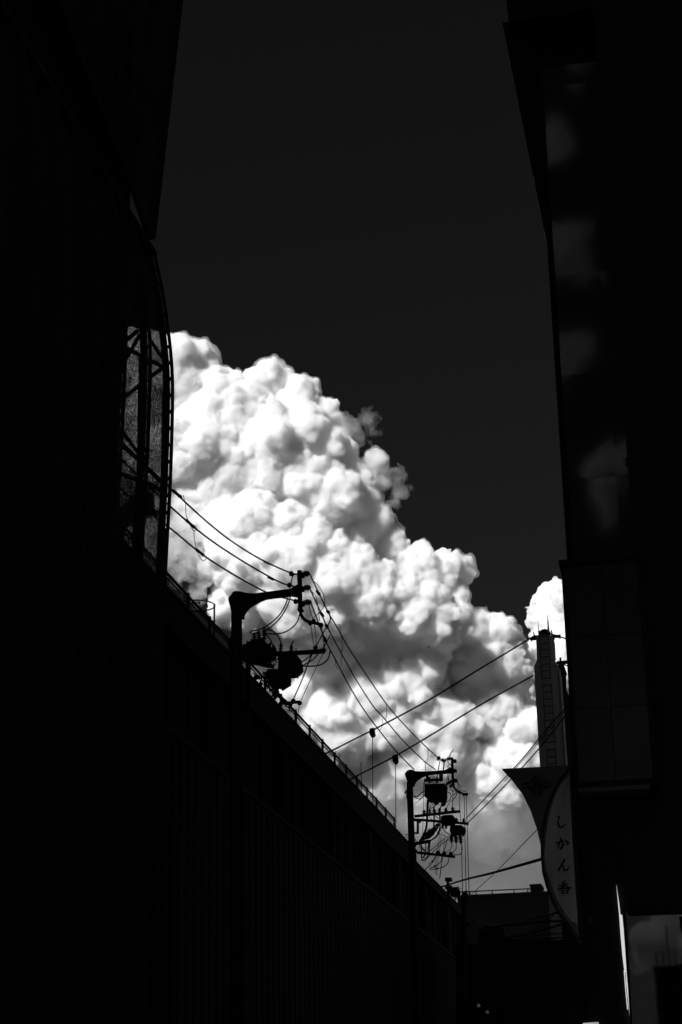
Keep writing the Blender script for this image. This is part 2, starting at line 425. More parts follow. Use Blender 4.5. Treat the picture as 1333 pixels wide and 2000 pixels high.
# leaning upper screen
e0 = at_y(304, 466, YE + .1); e1 = at_y(361, -30, YE + .1)
lean = (e1.x - e0.x) / (e1.z - e0.z); zt = 27.0
def up_pt(y, z): return (e0.x + lean * (z - e0.z), y, z)
nb = 11
for k in range(nb):
    y = YE + .1 - DY * k; zb = e0.z + (.0 if k == 0 else .26 * k + .1)
    mb = MB(); pr = [(up_pt(y, z)[0], z) for z in (zb, zt)]
    sweep(mb, -.15, -.055, y - .03, y + .03, pr).build('mullion', M_STEEL, scr)
    sweep(MB(), -.04, .0, y - .02, y + .02, pr).build('fin', M_STEEL, scr)
    if k + 1 < nb:
        zb2 = e0.z + .26 * (k + 1) + .1; y2 = y - DY
        q = [up_pt(y - .031, zb + .02), up_pt(y2 + .031, zb2 + .02), up_pt(y2 + .031, zt), up_pt(y - .031, zt)]
        MB().prism([(a - .148, b, c) for a, b, c in q], (.004, 0, 0)).build('mesh_panel', M_MESH, scr)
        MB().tube([(up_pt(y, zb)[0] - .1, y, zb + .03), (up_pt(y2, zb2)[0] - .1, y2, zb2 + .03)], .05, 6).build('edge_rail', M_STEEL, scr)
for a, b in (((285, 170), (318, 236)), ((318, 237), (284, 248)), ((284, 222), (318, 240))):
    MB().tube([at_x(*a, e0.x - .3), at_x(*b, e0.x - .3)], .03, 6).build('brace', M_STEEL, scr)

# ------------------------------------------------------------------ utility poles
def insulator(mb, a, b, r, sheds=4):
    prof = [(0, r * .35)]
    for k in range(sheds):
        t = .12 + .76 * k / sheds; prof += [(t, r * .4), (t + .08, r), (t + .14, r * .45)]
    return mb.lathe(a, b, prof + [(1, r * .3)], 10)

class Frame:
    """photo-crop coordinates (ox, oy, scale) on the upright plane y = Y of a pole"""
    def __init__(s, ox, oy, sc, Y): s.ox, s.oy, s.sc, s.Y = ox, oy, sc, Y; s.m = Y / ray(700, 1300)[1] / sc   # metres per crop unit
    def __call__(s, X, Yc, dy=0.0): return at_y(s.ox + X / s.sc, s.oy + Yc / s.sc, s.Y + dy)
def flat(fr, pts, mb=None, t=.2, dy=0.0):
    mb = mb or MB(); return mb.prism([fr(x, y, dy - t / 2) for x, y in pts], (0, t, 0))
def cable(fr, pts, r, parent, name='cable', dy=0.0, bow=0.0):
    n = len(pts)
    P = [fr(x, y, dy + bow * math.sin(math.pi * i / max(1, n - 1))) for i, (x, y) in enumerate(pts)]
    return MB().tube(smooth_pts(P, 6), r, 6).build(name, M_RUBBER, parent)

Y1 = 36.6
A = Frame(420, 1080, 5.127, Y1); B = Frame(470, 1220, 7.406, Y1); C = Frame(560, 1090, 9.52, Y1)
base = A(218, 700)
p1 = thing('utility_pole', 'thick black utility pole with flared head and long arm before the station roof', 'utility pole', (base.x, Y1, 0))
top = A(218, 480); neck = A(218, 600)
MB().tube([(base.x, Y1, 0), (base.x, Y1, base.z), (base.x, Y1, neck.z + .1)], [.17, .118, .114], 16).build('shaft', M_POLE, p1)
head = [(130, 455), (150, 425), (170, 405), (175, 386), (205, 378), (250, 378), (280, 388), (330, 398), (400, 400), (480, 390), (560, 380), (660, 366), (750, 355), (790, 335), (828, 308),
        (832, 340), (832, 435), (800, 418), (750, 410), (660, 420), (560, 432), (490, 443), (430, 468), (380, 494), (330, 530), (295, 570), (276, 605), (276, 640), (163, 640), (161, 590), (150, 530), (136, 485)]
flat(A, head, t=.235).build('head_arm', M_POLE, p1, bevel=.02)
MB().tube([A(847, 178), A(851, 300), A(856, 575)], .052, 12).build('arm_post', M_POLE, p1)
MB().tube(smooth_pts([A(858, 570), A(862, 610), A(885, 655), A(930, 685), A(1000, 700), A(1080, 722)]), .036, 10).build('hook_pipe', M_POLE, p1)
for x, y, r in ((955, 705, 24), (990, 680, 24), (1062, 724, 28)): MB().ball(A(x, y, -.03), r * A.m, 12).build('pulley', M_STEEL, p1)
flat(A, [(825, 555), (880, 560), (880, 575), (825, 572)], t=.14).build('collar', M_STEEL, p1)
for k, (x0, x1, y) in enumerate(((866, 948, 212), (868, 955, 352), (874, 965, 498))):
    insulator(MB(), A(x0 - 4, y + 4), A(x1, y), .068, 5).build('insulator', M_PORC, p1)
    flat(A, [(862, y - 16), (890, y - 16), (890, y + 28), (862, y + 28)], t=.10).build('clamp', M_STEEL, p1)
    MB().tube(smooth_pts([A(x0 + 26, y - 20), A(x0 + 60, y - 26), A(x1 - 4, y - 16), A(x1, y + 2)]), .016, 6).build('jumper', M_RUBBER, p1)
for x0, x1, y0, y1 in ((745, 830, 206, 214), (725, 830, 322, 350), (788, 838, 484, 486)):
    MB().lathe(A(x0, y0), A(x0 + 46, y0 + 4), [(0, .015), (.1, .045), (.5, .06), (.75, .05), (1, .02)], 10).build('strain_clamp', M_PORC, p1)
    MB().tube([A(x0 + 40, y0 + 4), A(x1, y1)], .018, 6).build('clamp_rod', M_STEEL, p1)
# upper cross arm with pulleys
MB().prism([B(60, 415, -.045), B(1215, 350, -.045), B(1217, 405, -.045), B(60, 475, -.045)], (0, .09, 0)).build('cross_arm', M_STEEL, p1, bevel=.008)
for x, y, r in ((1085, 335, 38), (1205, 372, 38), (1165, 370, 26)): MB().ball(B(x, y, -.06), r * B.m, 12).build('pulley', M_STEEL, p1)
flat(B, [(140, 508), (480, 572), (480, 625), (390, 612), (140, 560)], t=.08).build('brace_arm', M_STEEL, p1)
MB().tube([B(112, 480), B(112, 1600)], .058, 10).build('conduit', M_STEEL, p1)
flat(B, [(60, 400), (155, 400), (155, 500), (60, 500)], t=.16).build('band', M_STEEL, p1)
flat(B, [(495, 870), (545, 910), (565, 1005), (690, 1110), (640, 1145), (560, 1070), (515, 1000), (480, 950)], t=.06, dy=.05).build('lower_bracket', M_STEEL, p1)
MB().tube([B(560, 1142), B(860, 1118)], .034, 8).build('lower_arm', M_STEEL, p1)
for x, y, r in ((765, 1105, 38), (722, 1150, 40), (855, 1133, 38), (680, 1140, 30)): MB().ball(B(x, y, -.04), r * B.m, 12).build('pulley', M_STEEL, p1)
for pts, r in (([(430, 460), (432, 620)], .03), ([(500, 470), (545, 500)], .012), ([(455, 500), (545, 545)], .01), ([(455, 500), (500, 590)], .01), ([(545, 480), (500, 590)], .008)):
    MB().tube([B(*q) for q in pts], r, 6).build('strut', M_STEEL, p1)
rs = random.Random(4)
for k in range(10):        # clutter of clamps and cable ends low on the pole
    x, y = rs.uniform(180, 520), 0; y = 720 + (x - 180) * .9 + rs.uniform(-40, 50)
    MB().lathe(B(x, y, .1), B(x + rs.uniform(-18, 40), y + rs.uniform(25, 60), .1), [(0, .02), (.3, .05), (.7, .04), (1, .012)], 8).build('cable_clamp', M_STEEL, p1)
for pts in ([(165, 710), (230, 730), (300, 742), (370, 745)], [(180, 690), (260, 760), (300, 830)], [(300, 740), (345, 800), (380, 900)], [(330, 690), (355, 720), (370, 745)],
            [(280, 830), (310, 800), (300, 750)], [(350, 900), (400, 880), (420, 940)], [(440, 850), (470, 920), (490, 870), (500, 980)], [(640, 1180), (700, 1190), (760, 1240)], [(690, 1250), (740, 1245), (800, 1330)]):
    cable(B, pts, .011, p1, dy=.05)
# hanging loops between the arm, the switch and the line insulators
loops = [([(806, 212), (785, 225), (770, 270), (762, 330)], .013), ([(742, 410), (715, 500), (670, 590), (600, 670), (520, 730), (450, 765), (380, 780), (352, 800), (385, 808), (430, 795)], .014),
         ([(765, 410), (738, 500), (690, 600), (620, 690), (540, 755), (500, 775)], .014), ([(850, 615), (825, 690), (760, 760), (680, 800), (600, 812), (510, 805)], .014),
         ([(505, 770), (560, 775), (610, 805), (645, 855), (662, 900)], .014), ([(505, 810), (545, 850), (580, 920), (590, 970)], .016)]
for pts, r in loops: cable(A, pts, r, p1, 'jumper', bow=-.15)
for pts, r in (([(975, 1010), (920, 1060), (842, 1108)], .012), ([(1040, 1005), (980, 1070), (860, 1140)], .013), ([(1155, 985), (1135, 1060), (1070, 1115), (985, 1133), (900, 1132), (842, 1122)], .015)):
    cable(A, pts, r, p1, 'jumper', bow=-.1)
for pts, r in (([(960, 720), (975, 820), (988, 925)], .008), ([(995, 700), (1012, 830), (1014, 925)], .008), ([(1070, 740), (1085, 850), (1095, 950)], .008), ([(945, 515), (955, 580), (985, 660)], .008),
               ([(975, 1010), (930, 1120), (870, 1280), (790, 1455)], .014), ([(1085, 1005), (1000, 1180), (935, 1320), (865, 1475)], .008), ([(845, 1530), (838, 1600)], .008),
               ([(985, 280), (1040, 330), (1085, 410), (1100, 480), (1090, 540), (1050, 590), (985, 655)], .008), ([(970, 385), (1010, 430), (1030, 520), (1050, 680)], .008),
               ([(1157, 640), (1150, 690), (1080, 810), (1018, 930)], .014), ([(1155, 820), (1130, 870), (1085, 950)], .013)):
    cable(A, pts, r, p1, 'dropper')
for pts in ([(1015, 375), (1055, 425)], [(1050, 585), (1090, 640)], [(1118, 575), (1150, 605)], [(1105, 715), (1135, 755)], [(1090, 835), (1115, 895)]):
    MB().lathe(A(*pts[0]), A(*pts[1]), [(0, .015), (.2, .03), (.8, .034), (1, .02)], 8).build('line_sleeve', M_RUBBER, p1)

# switch and two transformers hung on the first pole
sw = thing('pole_switch', 'tilted box switch with three porcelain bushings beside the thick pole', 'switch', B(240, 500))
flat(B, [(25, 308), (130, 240), (300, 190), (332, 215), (345, 240), (445, 322), (452, 440), (250, 512), (25, 495)], t=.42, dy=-.05).build('tank', M_STEEL, sw)
for (a, b) in (((205, 235), (198, 118)), ((272, 215), (265, 88)), ((345, 235), (342, 48))): insulator(MB(), B(*a, -.1), B(*b, -.1), .062, 3).build('bushing', M_PORC, sw)
for x0, y0, x1, y1 in ((330, 250, 375, 330), (400, 330, 440, 260), (470, 400, 480, 290), (500, 400, 485, 300)): MB().lathe(B(x0, y0), B(x1, y1), [(0, .05), (.5, .045), (1, .012)], 8).build('terminal', M_PORC, sw)
for k in range(6): MB().ball(B(160 + k * 48, 500 - abs(k - 2) * 12, -.12), .03, 8).build('bolt', M_STEEL, sw)
t1 = thing('pole_transformer', 'boxy transformer under the cross arm of the thick pole', 'transformer', B(690, 690), 'transformers hung on the poles')
flat(B, [(545, 452), (815, 438), (836, 500), (846, 605), (775, 668), (770, 692), (545, 692)], t=.48, dy=.05).build('tank', M_STEEL, t1)
MB().prism([B(565, 452, -.22), B(810, 440, -.22), B(810, 430, -.22), B(565, 442, -.22)], (0, .5, 0)).build('lid', M_STEEL, t1)
for a, b in (((578, 410), (590, 262)), ((735, 400), (735, 292))): insulator(MB(), B(*a), B(*b), .058, 3).build('bushing', M_PORC, t1)
MB().tube([B(735, 300), B(768, 234)], .014, 6).build('terminal', M_STEEL, t1)
for x in (560, 800): MB().tube([B(x, 440), B(x + 5, 340 if x > 700 else 380)], .012, 6).build('stud', M_STEEL, t1)
MB().tube(smooth_pts([B(680, 730), B(740, 765), B(800, 748), B(858, 712), B(866, 650), B(870, 600)]), [.012] * 4 + [.02] * 6 + [.034] * 12 + [.02] * 9, 8).build('fuse_link', M_PORC, t1)
MB().tube(smooth_pts([B(820, 470), B(842, 540), B(862, 610), B(872, 660)]), .03, 8).build('bushing', M_PORC, t1)
MB().lathe(B(720, 670), B(790, 705), [(0, .03), (.3, .05), (.8, .04), (1, .01)], 8).build('bushing', M_PORC, t1)
for k, (x, y, a) in enumerate(((60, 300, 200), (110, 262, 240), (165, 235, 255), (420, 300, 330), (455, 360, 10), (440, 440, 20), (90, 490, 100), (180, 505, 95), (300, 488, 85), (380, 462, 70), (235, 508, 92))):
    r_ = math.radians(a); q = (x + 34 * math.cos(r_), y + 34 * math.sin(r_)); MB().lathe(B(x, y, -.1), B(*q, -.1), [(0, .022), (.4, .03), (.6, .014), (1, .012)], 6).build('fitting', M_STEEL, sw)
t2 = thing('pole_transformer', 'lower rounded transformer against the roof railing on the thick pole', 'transformer', B(520, 870), 'transformers hung on the poles')
flat(B, [(392, 640), (660, 640), (662, 800), (535, 880), (520, 850), (435, 850), (362, 765), (362, 690)], t=.5, dy=.12).build('tank', M_STEEL, t2)
for a, b in (((375, 740), (325, 680)), ((380, 860), (345, 915)), ((420, 850), (385, 930))): insulator(MB(), B(*a), B(*b), .04, 3).build('bushing', M_PORC, t2)

for k, (x, y, a) in enumerate(((362, 710, 190), (372, 770, 170), (400, 820, 140), (450, 850, 100), (640, 810, 30), (655, 740, 0), (600, 850, 60), (560, 870, 80), (645, 670, 330))):
    r_ = math.radians(a); q = (x + 38 * math.cos(r_), y + 38 * math.sin(r_)); MB().lathe(B(x, y, .1), B(*q, .1), [(0, .026), (.4, .034), (.6, .016), (1, .012)], 6).build('fitting', M_STEEL, t2)
for k in range(7): MB().prism([B(566 + k * 38, 470, -.24), B(576 + k * 38, 470, -.24), B(576 + k * 38, 640, -.24), B(566 + k * 38, 640, -.24)], (0, .05, 0)).build('cooling_fin', M_STEEL, t1)
# second pole
Y2 = 56.4
Z = Frame(770, 1450, 6.061, Y2)
b2 = Z(199, 900)
p2 = thing('utility_pole', 'thinner distant utility pole carrying many cross arms and drooping cables', 'utility pole', (b2.x, Y2, 0))
MB().tube([(b2.x, Y2, 0), (b2.x, Y2, b2.z), (b2.x, Y2, Z(199, 470).z)], [.17, .1, .096], 14).build('shaft', M_POLE, p2)
h2 = [(124, 372), (140, 350), (163, 326), (200, 320), (232, 328), (250, 338), (300, 342), (380, 342), (480, 335), (600, 326), (645, 305), (672, 290), (676, 360), (640, 356), (600, 362), (500, 366),
      (420, 374), (370, 384), (310, 412), (262, 448), (236, 490), (232, 515), (164, 515), (160, 470), (140, 420)]
flat(Z, h2, t=.2).build('head_arm', M_POLE, p2, bevel=.015)
MB().tube([Z(688, 183), Z(692, 330), Z(702, 510)], .042, 10).build('arm_post', M_POLE, p2)
MB().tube(smooth_pts([Z(702, 500), Z(712, 535), Z(745, 570), Z(800, 600), Z(860, 615)]), .032, 8).build('hook_pipe', M_POLE, p2)
for x, y, r in ((770, 590, 18), (826, 616, 20), (860, 614, 20)): MB().ball(Z(x, y, -.03), r * Z.m, 10).build('pulley', M_STEEL, p2)
for x, y in ((718, 216), (722, 331), (728, 447)): flat(Z, [(x - 18, y - 18), (x + 16, y - 18), (x + 16, y + 18), (x - 18, y + 18)], t=.16).build('clamp', M_STEEL, p2)
for a, b in (((690, 190), (618, 200)), ((618, 218), (550, 205)), ((545, 200), (510, 178)), ((690, 450), (620, 500)), ((700, 500), (655, 530))):
    insulator(MB(), Z(*a, -.05), Z(*b, -.05), .085, 3).build('insulator', M_PORC, p2)
MB().tube(smooth_pts([Z(645, 185), Z(672, 130), Z(704, 86)]), .016, 6).build('arrester_rod', M_STEEL, p2)
for x in (390, 548): MB().prism([Z(x - 14, 365, -.05), Z(x + 14, 362, -.05), Z(x + 14, 455, -.05), Z(x - 14, 455, -.05)], (0, .1, 0)).build('hanger', M_STEEL, p2)
MB().prism([Z(362, 432, -.06), Z(576, 424, -.06), Z(576, 446, -.06), Z(362, 460, -.06)], (0, .12, 0)).build('hanger_beam', M_STEEL, p2)
for x in (420, 510): MB().tube([Z(x, 410), Z(x, 485)], .03, 8).build('stud', M_PORC, p2)
for pa, pb, th in (((240, 872), (782, 812), 14), ((282, 912), (880, 960), 13), ((245, 1196), (430, 1166), 18), ((268, 1300), (720, 1352), 14)):
    MB().prism([Z(pa[0], pa[1] - th, -.05), Z(pb[0], pb[1] - th, -.05), Z(pb[0], pb[1] + th, -.05), Z(pa[0], pa[1] + th, -.05)], (0, .1, 0)).build('cross_arm', M_STEEL, p2, bevel=.006)
for x, y in ((360, 848), (424, 838), (480, 834), (540, 828), (616, 824), (697, 816), (742, 945), (828, 950)): insulator(MB(), Z(x, y, -.02), Z(x - 4, y - 50, -.02), .085, 2).build('insulator', M_PORC, p2)
for x, y in ((520, 1306), (596, 1314), (672, 1318)): MB().ball(Z(x, y, -.05), 26 * Z.m, 10).build('pulley', M_STEEL, p2)
flat(Z, [(236, 895), (300, 905), (300, 925), (292, 935), (292, 1080), (240, 1080), (240, 1065), (268, 1060), (268, 935), (236, 930)], t=.08).build('bracket', M_STEEL, p2)
flat(Z, [(290, 920), (340, 915), (300, 960)], t=.05).build('gusset', M_STEEL, p2)
for pts, r in (([(130, 605), (150, 570), (165, 575)], .03), ([(150, 600), (150, 650), (168, 690)], .016), ([(128, 1090), (165, 1092)], .012), ([(140, 1110), (170, 1120)], .012), ([(240, 1130), (270, 1180)], .012),
               ([(245, 1150), (380, 1295)], .016), ([(270, 1180), (245, 1250)], .02)):
    cable(Z, pts, r, p2, 'fitting')
rs = random.Random(8)
tangle = [([(232, 632), (275, 640), (320, 600), (360, 580)], .02), ([(232, 645), (300, 672), (345, 640), (372, 600)], .014), ([(240, 725), (310, 680), (375, 612)], .008),
          ([(350, 470), (348, 640), (345, 900), (335, 1130)], .008), ([(400, 680), (395, 760), (392, 900), (380, 1020), (330, 1130), (290, 1200)], .034), ([(415, 680), (408, 720), (398, 780)], .02),
          ([(445, 680), (440, 720), (400, 790)], .013), ([(478, 680), (462, 730), (415, 790)], .013), ([(490, 720), (470, 790), (475, 900), (465, 1040), (430, 1120), (355, 1150)], .024),
          ([(545, 690), (500, 720), (470, 760), (400, 810)], .013), ([(560, 750), (545, 800), (543, 900), (540, 1020), (500, 1110), (430, 1165)], .022), ([(605, 580), (660, 600), (676, 640), (650, 690), (600, 720)], .013),
          ([(745, 590), (725, 650), (660, 710), (620, 780)], .012), ([(620, 700), (560, 745)], .03), ([(530, 700), (485, 725)], .03), ([(660, 530), (680, 570), (740, 575), (780, 570), (830, 580), (870, 572)], .01),
          ([(695, 560), (697, 680), (690, 790)], .012), ([(780, 600), (778, 760), (788, 935)], .01), ([(750, 455), (760, 520), (735, 590), (700, 630)], .012), ([(760, 480), (785, 520), (775, 580)], .01),
          ([(520, 960), (470, 1010), (400, 1070), (300, 1165)], .03), ([(530, 960), (500, 1030), (430, 1090), (330, 1160)], .034), ([(545, 960), (540, 1050), (500, 1120), (420, 1180), (400, 1300)], .02),
          ([(380, 1040), (440, 1020), (490, 1035), (520, 1070), (600, 1110), (700, 1112)], .01), ([(560, 990), (600, 1060), (660, 1095), (720, 1112)], .012), ([(550, 1000), (560, 1060), (610, 1105)], .01),
          ([(575, 970), (580, 1000), (620, 1060), (665, 1080)], .012), ([(690, 1190), (670, 1260), (600, 1310), (545, 1320)], .012), ([(737, 1195), (735, 1260), (700, 1300), (690, 1315)], .012),
          ([(797, 1195), (808, 1260), (790, 1320), (740, 1332), (680, 1325)], .014), ([(500, 1350), (465, 1410), (400, 1480), (330, 1540)], .015), ([(570, 1355), (555, 1410), (490, 1465), (420, 1490)], .015),
          ([(648, 1355), (640, 1420), (590, 1470), (510, 1495), (420, 1505)], .015), ([(490, 1330), (470, 1380), (410, 1440)], .01), ([(430, 1180), (420, 1240), (418, 1310), (380, 1370), (330, 1400)], .018),
          ([(325, 1200), (325, 1300), (330, 1400)], .02), ([(375, 1195), (375, 1290), (350, 1370)], .018), ([(300, 1230), (330, 1260), (370, 1290)], .014), ([(540, 1040), (530, 1170), (505, 1330), (490, 1560)], .008),
          ([(560, 1080), (545, 1230), (520, 1400), (505, 1580)], .008), ([(640, 1120), (610, 1230), (580, 1330), (540, 1620)], .012), ([(600, 1150), (590, 1260), (575, 1330)], .008),
          ([(680, 1120), (520, 1240), (350, 1420)], .012), ([(620, 1120), (480, 1240), (330, 1370)], .012), ([(520, 860), (540, 870), (700, 960)], .012), ([(415, 880), (470, 930), (560, 960)], .01), ([(490, 870), (530, 900)], .012),
          ([(545, 215), (525, 320), (512, 420)], .016), ([(595, 225), (585, 320), (570, 430)], .022), ([(640, 370), (630, 420), (620, 470)], .012), ([(655, 370), (640, 440)], .012), ([(630, 215), (650, 250), (690, 280)], .012),
          ([(360, 420), (362, 500)], .014), ([(375, 235), (375, 330)], .006), ([(405, 65), (402, 180), (392, 238), (345, 235)], .006), ([(650, 270), (640, 275), (638, 300), (660, 300)], .01),
          ([(420, 455), (470, 480), (520, 460)], .008), ([(610, 490), (640, 470), (650, 430)], .014)]
for i, (pts, r) in enumerate(tangle): cable(Z, pts, r, p2, 'cable', dy=rs.uniform(-.25, .25))
for x0, y0, x1, y1 in ((445, 1035, 360, 1110), (500, 1010, 420, 1090), (480, 1050, 400, 1130), (610, 712, 560, 752), (525, 700, 480, 735)):
    MB().lathe(Z(x0, y0), Z(x1, y1), [(0, .02), (.2, .065), (.8, .06), (1, .02)], 8).build('cable_sleeve', M_RUBBER, p2)
for x, y in ((458, 1408), (482, 1464), (510, 1492)): MB().ball(Z(x, y), 13 * Z.m, 8).build('connector', M_RUBBER, p2)

def tank_box(name, label, poly, t, dy, fins=0):
    t0 = thing(name, label, 'transformer' if 'transformer' in name else 'switch', Z(*poly[-1]), 'transformers hung on the poles' if 'transformer' in name else None)
    flat(Z, poly, t=t, dy=dy).build('tank', M_STEEL, t0, bevel=.03); return t0
t3 = tank_box('pole_transformer', 'square transformer hanging right below the head arm of the distant pole', [(364, 490), (600, 484), (604, 600), (600, 655), (575, 674), (400, 676), (380, 655), (370, 580)], .6, 0)
for x in (370, 440, 520, 600): MB().tube([Z(x, 500, -.33), Z(x + 4, 650, -.33)], .03, 6).build('cooling_fin', M_STEEL, t3)
MB().tube(smooth_pts([Z(600, 500), Z(628, 520), Z(624, 590), Z(604, 640), Z(560, 680)]), .018, 6).build('pipe', M_STEEL, t3)
s4 = tank_box('pole_switch', 'small rounded switch box between two cross arms of the distant pole', [(552, 880), (575, 858), (690, 854), (714, 880), (716, 945), (700, 968), (570, 972), (550, 950)], .35, -.1)
for x in (575, 618): insulator(MB(), Z(x, 960, -.1), Z(x - 2, 1025, -.1), .07, 3).build('bushing', M_PORC, s4)
s5 = tank_box('pole_switch', 'lower switch box with three hanging bushings on the distant pole', [(660, 990), (690, 975), (800, 975), (826, 1000), (830, 1060), (800, 1085), (690, 1082), (658, 1060)], .4, -.12)
for x, x1, y1 in ((684, 680, 1190), (732, 736, 1196), (778, 796, 1205)): insulator(MB(), Z(x, 1075, -.12), Z(x1, y1, -.12), .09, 4).build('bushing', M_PORC, s5)
MB().tube(smooth_pts([Z(828, 1010), Z(834, 1060), Z(805, 1105)]), .05, 8).build('handle', M_STEEL, s5)

# ------------------------------------------------------------------ lines between the poles and towards the viewer
WX = A(860, 300).x
L0, L1 = (WX, 4.0), (WX, Y1)
near = [[(150, 770), (230, 855), (335, 955), (400, 1015), (450, 1055), (500, 1087), (540, 1107), (568, 1119)],
        [(140, 800), (230, 890), (333, 989), (400, 1046), (460, 1087), (510, 1117), (545, 1136), (563, 1143)],
        [(130, 850), (230, 950), (331, 1030), (400, 1086), (470, 1130), (517, 1155), (545, 1165), (576, 1173)]]
for pts, nm in zip(near, ('uppermost', 'middle', 'lowest')):
    wire('power_line', [on_line(x, y, L0, L1) for x, y in pts], .0155, nm + ' of the three lines from the mesh screen to the thick pole', 'cable', 'lines reaching the thick pole')
P2x = Z(690, 300).x
F0, F1 = (WX + .15, Y1), (P2x, Y2)
far = [[(605, 1120), (623, 1158), (642, 1197), (657, 1222), (680, 1263), (716, 1318), (759, 1380), (800, 1426), (834, 1460), (857, 1481)],
       [(605, 1148), (629, 1201), (640, 1225), (680, 1300), (705, 1342), (730, 1380), (749, 1401), (790, 1449), (832, 1489), (851, 1503)],
       [(608, 1178), (635, 1248), (656, 1289), (680, 1335), (707, 1380), (736, 1420), (775, 1468), (809, 1503)]]
for pts, nm in zip(far, ('uppermost', 'middle', 'lowest')):
    wire('power_line', [on_line(x, y, F0, F1) for x, y in pts], .0165, nm + ' of the three lines running between the two poles', 'cable', 'lines between the two poles')
loops2 = [([(358, 967), (363, 985), (364, 1005), (370, 1022), (378, 1036), (384, 1034), (382, 1026), (376, 1034)], L0, L1, 'thin wire loop hanging from the uppermost line near the mesh screen'),
          ([(379, 1035), (381, 1058), (387, 1080), (395, 1094), (402, 1093), (403, 1088)], L0, L1, 'thin wire tail hanging on the lowest line near the mesh screen'),
          ([(655, 1219), (664, 1222), (668, 1250), (670, 1273)], F0, F1, 'thin dangling wire end on the uppermost line past the thick pole'),
          ([(667, 1266), (668, 1290), (664, 1306), (658, 1304), (655, 1290)], F0, F1, 'thin wire loop on the lowest line past the thick pole'),
          ([(752, 1372), (755, 1376), (755, 1400), (752, 1405), (746, 1398)], F0, F1, 'thin wire hook on the lines halfway between the poles'),
          ([(748, 1404), (746, 1420), (741, 1426), (738, 1419)], F0, F1, 'small wire hook where a pole line crosses the upper span cable'),
          ([(836, 1461), (836, 1480), (831, 1490), (831, 1506)], F0, F1, 'thin wire dropping onto the head of the distant pole')]
for pts, a, b, lab in loops2: wire('wire_tail', [on_line(x, y, a, b) for x, y in pts], .006, lab, 'wire')
def sleeve(name, pts, a, b, r, label):
    P = [on_line(x, y, a, b) for x, y in pts]; return tag(MB().lathe(P[0], P[-1], [(0, .3 * r), (.15, r), (.5, .8 * r), (.85, r), (1, .3 * r)], 8).build(name, M_RUBBER), label, 'sleeve', 'sleeves gripping the lines')
sleeve('line_grip', [(336, 956), (356, 973)], L0, L1, .03, 'dark grip on the uppermost line right at the mesh screen')
sleeve('line_grip', [(362, 1014), (382, 1032)], L0, L1, .028, 'dark grip on the middle line near the mesh screen')
sleeve('line_grip', [(382, 1072), (400, 1086)], L0, L1, .028, 'dark grip on the lowest line near the mesh screen')
sleeve('line_grip', [(515, 1096), (528, 1102)], L0, L1, .024, 'dark grip on the uppermost line short of the thick pole')
sleeve('line_grip', [(523, 1127), (536, 1133)], L0, L1, .024, 'dark grip on the middle line short of the thick pole')

# ------------------------------------------------------------------ railway mast with span cables, y = 75
YT = 75.0
T = Frame(1020, 1180, 5.883, YT)
tw = thing('railway_mast', 'tall pale grey mast with a ladder, behind the shop sign', 'mast', (T(250, 1200).x, YT + .6, 0))
pts = [(160, 352), (350, 350), (358, 430), (362, 620), (412, 700), (430, 760), (436, 800), (506, 1860), (836, 6940)]
ptsl = [(530, 6940), (205, 1865), (141, 800), (136, 720), (172, 632), (160, 420)]
flat(T, pts + ptsl, t=1.2, dy=.6).build('shaft', M_TOWER, tw, bevel=.03)
for y0, y1 in ((632, 636), (712, 716)): MB().prism([T(150, y0 + 8, -.015), T(400, y0 - 4, -.015), T(400, y1 - 4, -.015), T(150, y1 + 8, -.015)], (0, .012, 0)).build('seam', M_STEEL, tw)
MB().lathe(T(262, 356, .5), T(262, 290, .5), [(0, 68 * T.m), (.5, 66 * T.m), (.8, 50 * T.m), (1, 20 * T.m)], 16).build('cap', M_STEEL, tw)
MB().tube([T(432, 760, -.03), T(470, 1280, -.03), T(508, 1862, -.03)], .045, 8).build('pipe', M_PIPE, tw)
for (l0, r0, l1, r1, rungs) in (((198, 300), (297, 190), (230, 862), (331, 858), (370, 450, 525, 605, 690, 765, 850)), ((236, 908), (336, 905), (276, 1600), (381, 1592), (930, 1010, 1090, 1170, 1255, 1335, 1415, 1500, 1585)), ((285, 1655), (386, 1645), (312, 2200), (418, 2200), (1670, 1752, 1836, 1920, 2004, 2088, 2172))):
    m = MB(); m.tube([T(*l0, -.12), T(*l1, -.12)], .022, 6); m.tube([T(*r0, -.12), T(*r1, -.12)], .022, 6)
    for yq in (rungs[0] + 15, rungs[-1] - 15):
        for a, b in ((l0, l1), (r0, r1)):
            x = a[0] + (b[0] - a[0]) * (yq - a[1]) / (b[1] - a[1]); m.tube([T(x, yq, -.12), T(x, yq, .05)], .018, 6)
    ld = m.build('ladder', M_LADDER, tw)
    for y in rungs:
        xa = l0[0] + (l1[0] - l0[0]) * (y - l0[1]) / (l1[1] - l0[1]); xb = r0[0] + (r1[0] - r0[0]) * (y - r0[1]) / (r1[1] - r0[1])
        MB().tube([T(xa, y + 4, -.12), T(xb, y - 4, -.12)], .024, 6).build('rung', M_LADDER, ld)
for a, b in (((183, 200), (192, 350)), ((293, 125), (297, 330)), ((300, 190), (314, 330))): MB().tube([T(*a, .4), T(*b, .4)], [.012, .02], 6).build('rod', M_STEEL, tw)
for q in ([(92, 392), (150, 352), (172, 372), (172, 395), (110, 400), (108, 412), (96, 412)], [(125, 322), (136, 318), (152, 372), (136, 375)], [(330, 300), (342, 297), (352, 372), (340, 375)], [(345, 352), (430, 350), (440, 345), (440, 382), (425, 382), (425, 372), (345, 374)], [(345, 372), (372, 372), (366, 410), (348, 412)]):
    flat(T, q, t=.25, dy=.4).build('bracket', M_STEEL, tw)
